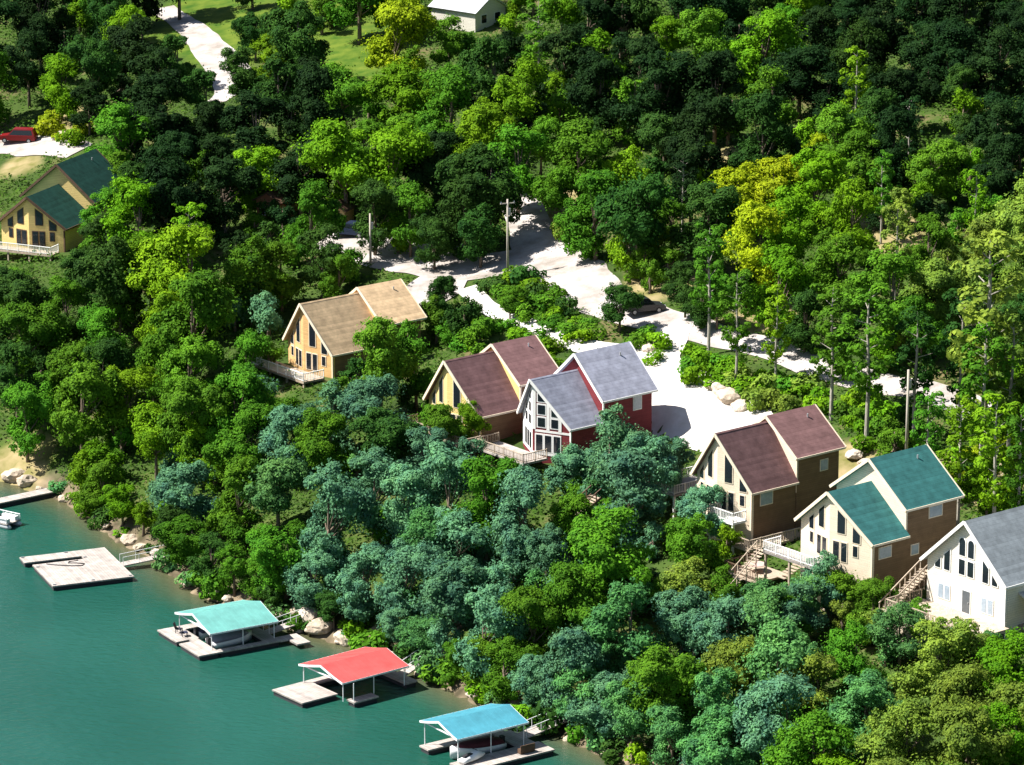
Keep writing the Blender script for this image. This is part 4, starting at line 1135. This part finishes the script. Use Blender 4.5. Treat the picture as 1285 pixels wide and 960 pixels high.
while tries < 14000 and nbroad < 296:
    tries += 1
    x = rnd.uniform(-45, 1330); y = rnd.uniform(-40, 1015)
    if y > lower_y(x) + 6: continue
    r = rnd.uniform(31, 50) * (.80 + .28 * y / 960)
    if any(pdist(x, y, q) < r * .88 for q in CLEAR): continue
    if any(math.hypot((x - a), (y - b_) * 1.05) < (r + rr) * .535 for a, b_, rr in placed): continue
    placed.append((x, y, r))
    kd = 'broad'
    if (x > 850 and 150 < y < 560 and rnd.random() < .22) or rnd.random() < .03: kd = 'slim'
    if kd == 'slim': r *= .62
    else: nbroad += 1
    plant(x, y, r, pick(x, y), kd, rnd.uniform(.88, 1.15))
tries = 0; ny = 0
while tries < 14000 and ny < 285:
    tries += 1
    x = rnd.uniform(-20, 1310); y = rnd.uniform(-20, 985)
    if y > lower_y(x) + 8: continue
    r = rnd.uniform(15, 24)
    if any(pdist(x, y, q) < r * .9 for q in CLEAR): continue
    if any(math.hypot((x - a), (y - b_) * 1.05) < r * .40 + rr * .58 for a, b_, rr in placed): continue
    placed.append((x, y, r)); ny += 1
    plant(x, y, r, pick(x, y), 'young', rnd.uniform(.9, 1.25))
print('TREES', len(TREES), nbroad, ny)

# shrubs on the open banks
SHRUBS = []
def shrub(px, py, rm, c):
    p = ground(px, py, rm * .5)
    o_ = bpy.data.objects.new('shrub', BUSH[rnd.randrange(4)]); col.objects.link(o_)
    o_.location = (p.x, p.y, tz(p.x, p.y) - .15); o_.rotation_euler = (0, 0, rnd.uniform(0, 6)); o_.scale = (rm, rm, rm * rnd.uniform(.8, 1.15))
    o_.material_slots[0].link = 'OBJECT'; o_.material_slots[0].material = FOL[c]
    SHRUBS.append((o_, px, py, c, 'shrub'))
def fillshrubs(poly, n, cols, r0=.9, r1=1.7):
    xs = [p[0] for p in poly]; ys = [p[1] for p in poly]; k = 0; t = 0; done = []
    while k < n and t < 3000:
        t += 1
        x = rnd.uniform(min(xs), max(xs)); y = rnd.uniform(min(ys), max(ys))
        if inpoly(x, y, poly) and all(math.hypot(x - a, (y - b_) * 1.6) > 15 for a, b_ in done):
            done.append((x, y)); shrub(x, y, rnd.uniform(r0, r1), rnd.choice(cols)); k += 1
fillshrubs([(605, 355), (650, 335), (700, 365), (750, 405), (735, 425), (650, 395)], 22, ['mid', 'mid', 'lime', 'dark'])
fillshrubs([(560, 400), (640, 410), (690, 430), (640, 425), (560, 445)], 10, ['mid', 'lime'])
fillshrubs([(670, 440), (700, 430), (720, 445), (690, 470)], 4, ['lime'])
fillshrubs([(860, 470), (865, 440), (935, 455), (1010, 475), (1040, 500), (1025, 512), (960, 515), (900, 480)], 26, ['mid', 'lime', 'lime', 'olive'])
fillshrubs([(1045, 500), (1100, 490), (1130, 560), (1075, 560)], 14, ['lime', 'lime', 'mid'])
fillshrubs([(1180, 560), (1280, 560), (1280, 625), (1215, 625)], 10, ['lime', 'olive', 'yellow'])
fillshrubs([(795, 415), (830, 425), (820, 450), (800, 430)], 4, ['lime', 'mid'])
fillshrubs([(60, 150), (110, 150), (115, 178), (70, 178)], 5, ['yellow', 'lime'])
fillshrubs([(690, 250), (740, 260), (760, 330), (720, 310)], 6, ['olive', 'lime'])

for (x0, y0), (x1, y1) in zip(SHORE_PX[2:-3], SHORE_PX[3:-2]):
    n = max(1, int(math.hypot(x1 - x0, y1 - y0) / 17))
    for i in range(n):
        t = (i + rnd.random()) / n
        px, py = x0 + (x1 - x0) * t + rnd.uniform(0, 8), y0 + (y1 - y0) * t - rnd.uniform(8, 24)
        if rnd.random() < .85: shrub(px, py + 4, rnd.uniform(.8, 1.9), rnd.choice(['mid', 'cool', 'cool', 'dark', 'lime']))
# ------------------------------------------------------------------ boulders
from mathutils import noise as mnoise
import bmesh
ROCKS = []
for k in range(5):
    bm = bmesh.new(); bmesh.ops.create_icosphere(bm, subdivisions=3, radius=1.0)
    for v in bm.verts:
        q = v.co * 1.1 + Vector((k * 9, 0, 0))
        v.co *= 1 + .38 * mnoise.noise(q) + .16 * mnoise.noise(q * 2.7)
        v.co.z *= .62
        v.co.x = max(-.8, min(.85, v.co.x))
    me = bpy.data.meshes.new('boulder'); bm.to_mesh(me); bm.free(); me.materials.append(PALESTONE if k % 2 else STONE); ROCKS.append(me)
BOULD = []
def boulder(px, py, r, dz=0.0):
    p = ground(px, py, .1)
    o_ = bpy.data.objects.new('boulder', ROCKS[rnd.randrange(5)]); col.objects.link(o_)
    o_.location = (p.x, p.y, tz(p.x, p.y) + r * .25 + dz); o_.rotation_euler = (rnd.uniform(-.3, .3), rnd.uniform(-.3, .3), rnd.uniform(0, 6)); o_.scale = (r * rnd.uniform(.9, 1.5), r, r * rnd.uniform(.8, 1.2))
    BOULD.append((o_, px, py, 'pale', 'boulder'))
for (x0, y0), (x1, y1) in zip(SHORE_PX[1:-3], SHORE_PX[2:-2]):
    n = max(1, int(math.hypot(x1 - x0, y1 - y0) / 30))
    for i in range(n):
        t = (i + rnd.random()) / n
        boulder(x0 + (x1 - x0) * t + rnd.uniform(-3, 6), y0 + (y1 - y0) * t + rnd.uniform(-9, 0), rnd.uniform(.3, .75))
for px, py, r in ((375, 770, 1.3), (388, 778, 1.5), (400, 788, 1.1), (352, 772, 1.0), (905, 492, 1.1), (917, 500, 1.3), (930, 512, 1.0), (895, 486, .8), (1072, 572, .9), (1085, 580, .7),
                  (165, 680, 1.0), (178, 688, .8), (20, 600, 1.4), (35, 606, 1.1), (435, 805, 1.2), (470, 815, 1.1), (815, 440, .8), (822, 428, .7), (60, 160, .9), (80, 170, .8)):
    boulder(px, py, r)

# ------------------------------------------------------------------ undergrowth (uncountable)
rng = np.random.default_rng(5)
N0 = 330000
ux = rng.uniform(-85, 100, N0); uy = rng.uniform(345, 620, N0)
v_ = shore_v(ux, uy)
q = (.15 * (uy * 0 + 1)); keep = v_ > 2.2
halfw = uy * math.tan(R(7.6)); keep &= np.abs(ux) < halfw + 8
for c in ROADLINES:
    for x, y, w in c[::4]: keep &= (ux - x) ** 2 + (uy - y) ** 2 > (w + .35) ** 2
for cx, cy, c_, s_, hx, y0, y1, pz in PADS:
    lx = (ux - cx) * c_ + (uy - cy) * s_; ly = -(ux - cx) * s_ + (uy - cy) * c_
    keep &= ~((np.abs(lx) < hx + .2) & (ly > y0) & (ly < y1))
for lx, ly, rx, ry in LAWNS + DRY: keep &= ((ux - lx) / rx) ** 2 + ((uy - ly) / ry) ** 2 > 1.15
pat = np.sin(ux * .35) * np.cos(uy * .31) + .5 * np.sin(ux * .9 + uy * .6)
keep &= pat + rng.uniform(-1, 1, N0) > -.9
ux, uy = ux[keep], uy[keep]
uz = terr(ux, uy) + .05 + np.clip(pat[keep] + 1, 0, 2) * .7 * rng.uniform(0, 1, len(ux))
nrm = rng.normal(size=(len(ux), 3)) * .5 + np.array([-.2, -.2, 1.0])
me = leafmesh('undergrowth', np.stack([ux, uy, uz], 1), nrm, .22, rng)
me.materials.append(foliage('undergrowth_leaves', (.05, .115, .014), 0))
uo = bpy.data.objects.new('undergrowth', me); col.objects.link(uo)
tag(uo, 'low green undergrowth covering the open hillside between the trees', 'undergrowth', None, 'stuff')

# ------------------------------------------------------------------ labels for trees, shrubs, boulders
ORD = ['nearest', 'second nearest', 'third nearest', 'fourth nearest', 'fifth nearest', 'sixth nearest', 'seventh nearest', 'eighth nearest', 'ninth nearest', 'tenth nearest',
       'eleventh nearest', 'twelfth nearest', 'thirteenth nearest', 'fourteenth nearest', 'fifteenth nearest', 'sixteenth nearest']
def direction(dx, dy):
    a = math.degrees(math.atan2(-dy, dx)) % 360
    return ['right of', 'up and right of', 'above', 'up and left of', 'left of', 'down and left of', 'below', 'down and right of'][int(((a + 22.5) % 360) // 45)]
def label_all(items, word, catg, group, colour=True):
    buckets = {}
    for o_, px, py, c, nm in items:
        best = min(LAND, key=lambda L: math.hypot(px - L[1], py - L[2]))
        d = direction(px - best[1], py - best[2])
        cw = COLWORD.get(c, c) if colour else 'pale'
        w = {'slender_tree': 'slender tree', 'conifer': 'cone-shaped conifer', 'broadleaf_tree': 'broad tree', 'young_tree': 'young tree'}.get(nm, word)
        buckets.setdefault((cw, w, best[0], d), []).append((math.hypot(px - best[1], py - best[2]), o_))
    for (cw, w, lm, d), L in buckets.items():
        L.sort(key=lambda q: q[0])
        for i, (_, o_) in enumerate(L):
            if len(L) == 1: s = f'{cw} {w} {d} {lm}'
            else: s = f'{cw} {w} {d} {lm}, {ORD[min(i, 15)]}'
            tag(o_, s, catg, group)
label_all(TREES, 'tree', 'tree', 'trees of the wooded hillside')
label_all(SHRUBS, 'low shrub', 'shrub', 'shrubs on the open banks')
label_all(BOULD, 'stone boulder', 'boulder', 'boulders on the bank')

# ------------------------------------------------------------------ camera, light, world
cam = bpy.data.cameras.new('camera'); co = bpy.data.objects.new('camera', cam); col.objects.link(co)
co.location = CAM; co.rotation_euler = (math.pi / 2 - PITCH, 0, 0)
cam.sensor_fit = 'HORIZONTAL'; cam.angle = HFOV; cam.clip_end = 9000; cam.clip_start = 1
scn.camera = co

SUN_EL = R(51); SUN_AZ = Vector((-.999, .04))     # horizontal direction towards the sun
sd = Vector((SUN_AZ.x * math.cos(SUN_EL), SUN_AZ.y * math.cos(SUN_EL), math.sin(SUN_EL))).normalized()
L = bpy.data.lights.new('sun', 'SUN'); L.energy = 5.0; L.angle = R(.5); L.color = (1.0, .96, .90)
so = bpy.data.objects.new('sun', L); col.objects.link(so); so.rotation_euler = sd.to_track_quat('Z', 'Y').to_euler(); so.location = (0, 300, 300)
w = bpy.data.worlds.new('World'); scn.world = w; w.use_nodes = True
nt = w.node_tree; bg = nt.nodes['Background']
sky = nt.nodes.new('ShaderNodeTexSky'); sky.sky_type = 'NISHITA'; sky.sun_disc = False
sky.sun_elevation = SUN_EL; sky.sun_rotation = math.atan2(SUN_AZ.x, SUN_AZ.y)
nt.links.new(sky.outputs[0], bg.inputs[0]); bg.inputs[1].default_value = .05
scn.view_settings.view_transform = 'Standard'; scn.view_settings.look = 'None'; scn.view_settings.gamma = 1; scn.view_settings.exposure = 1.25
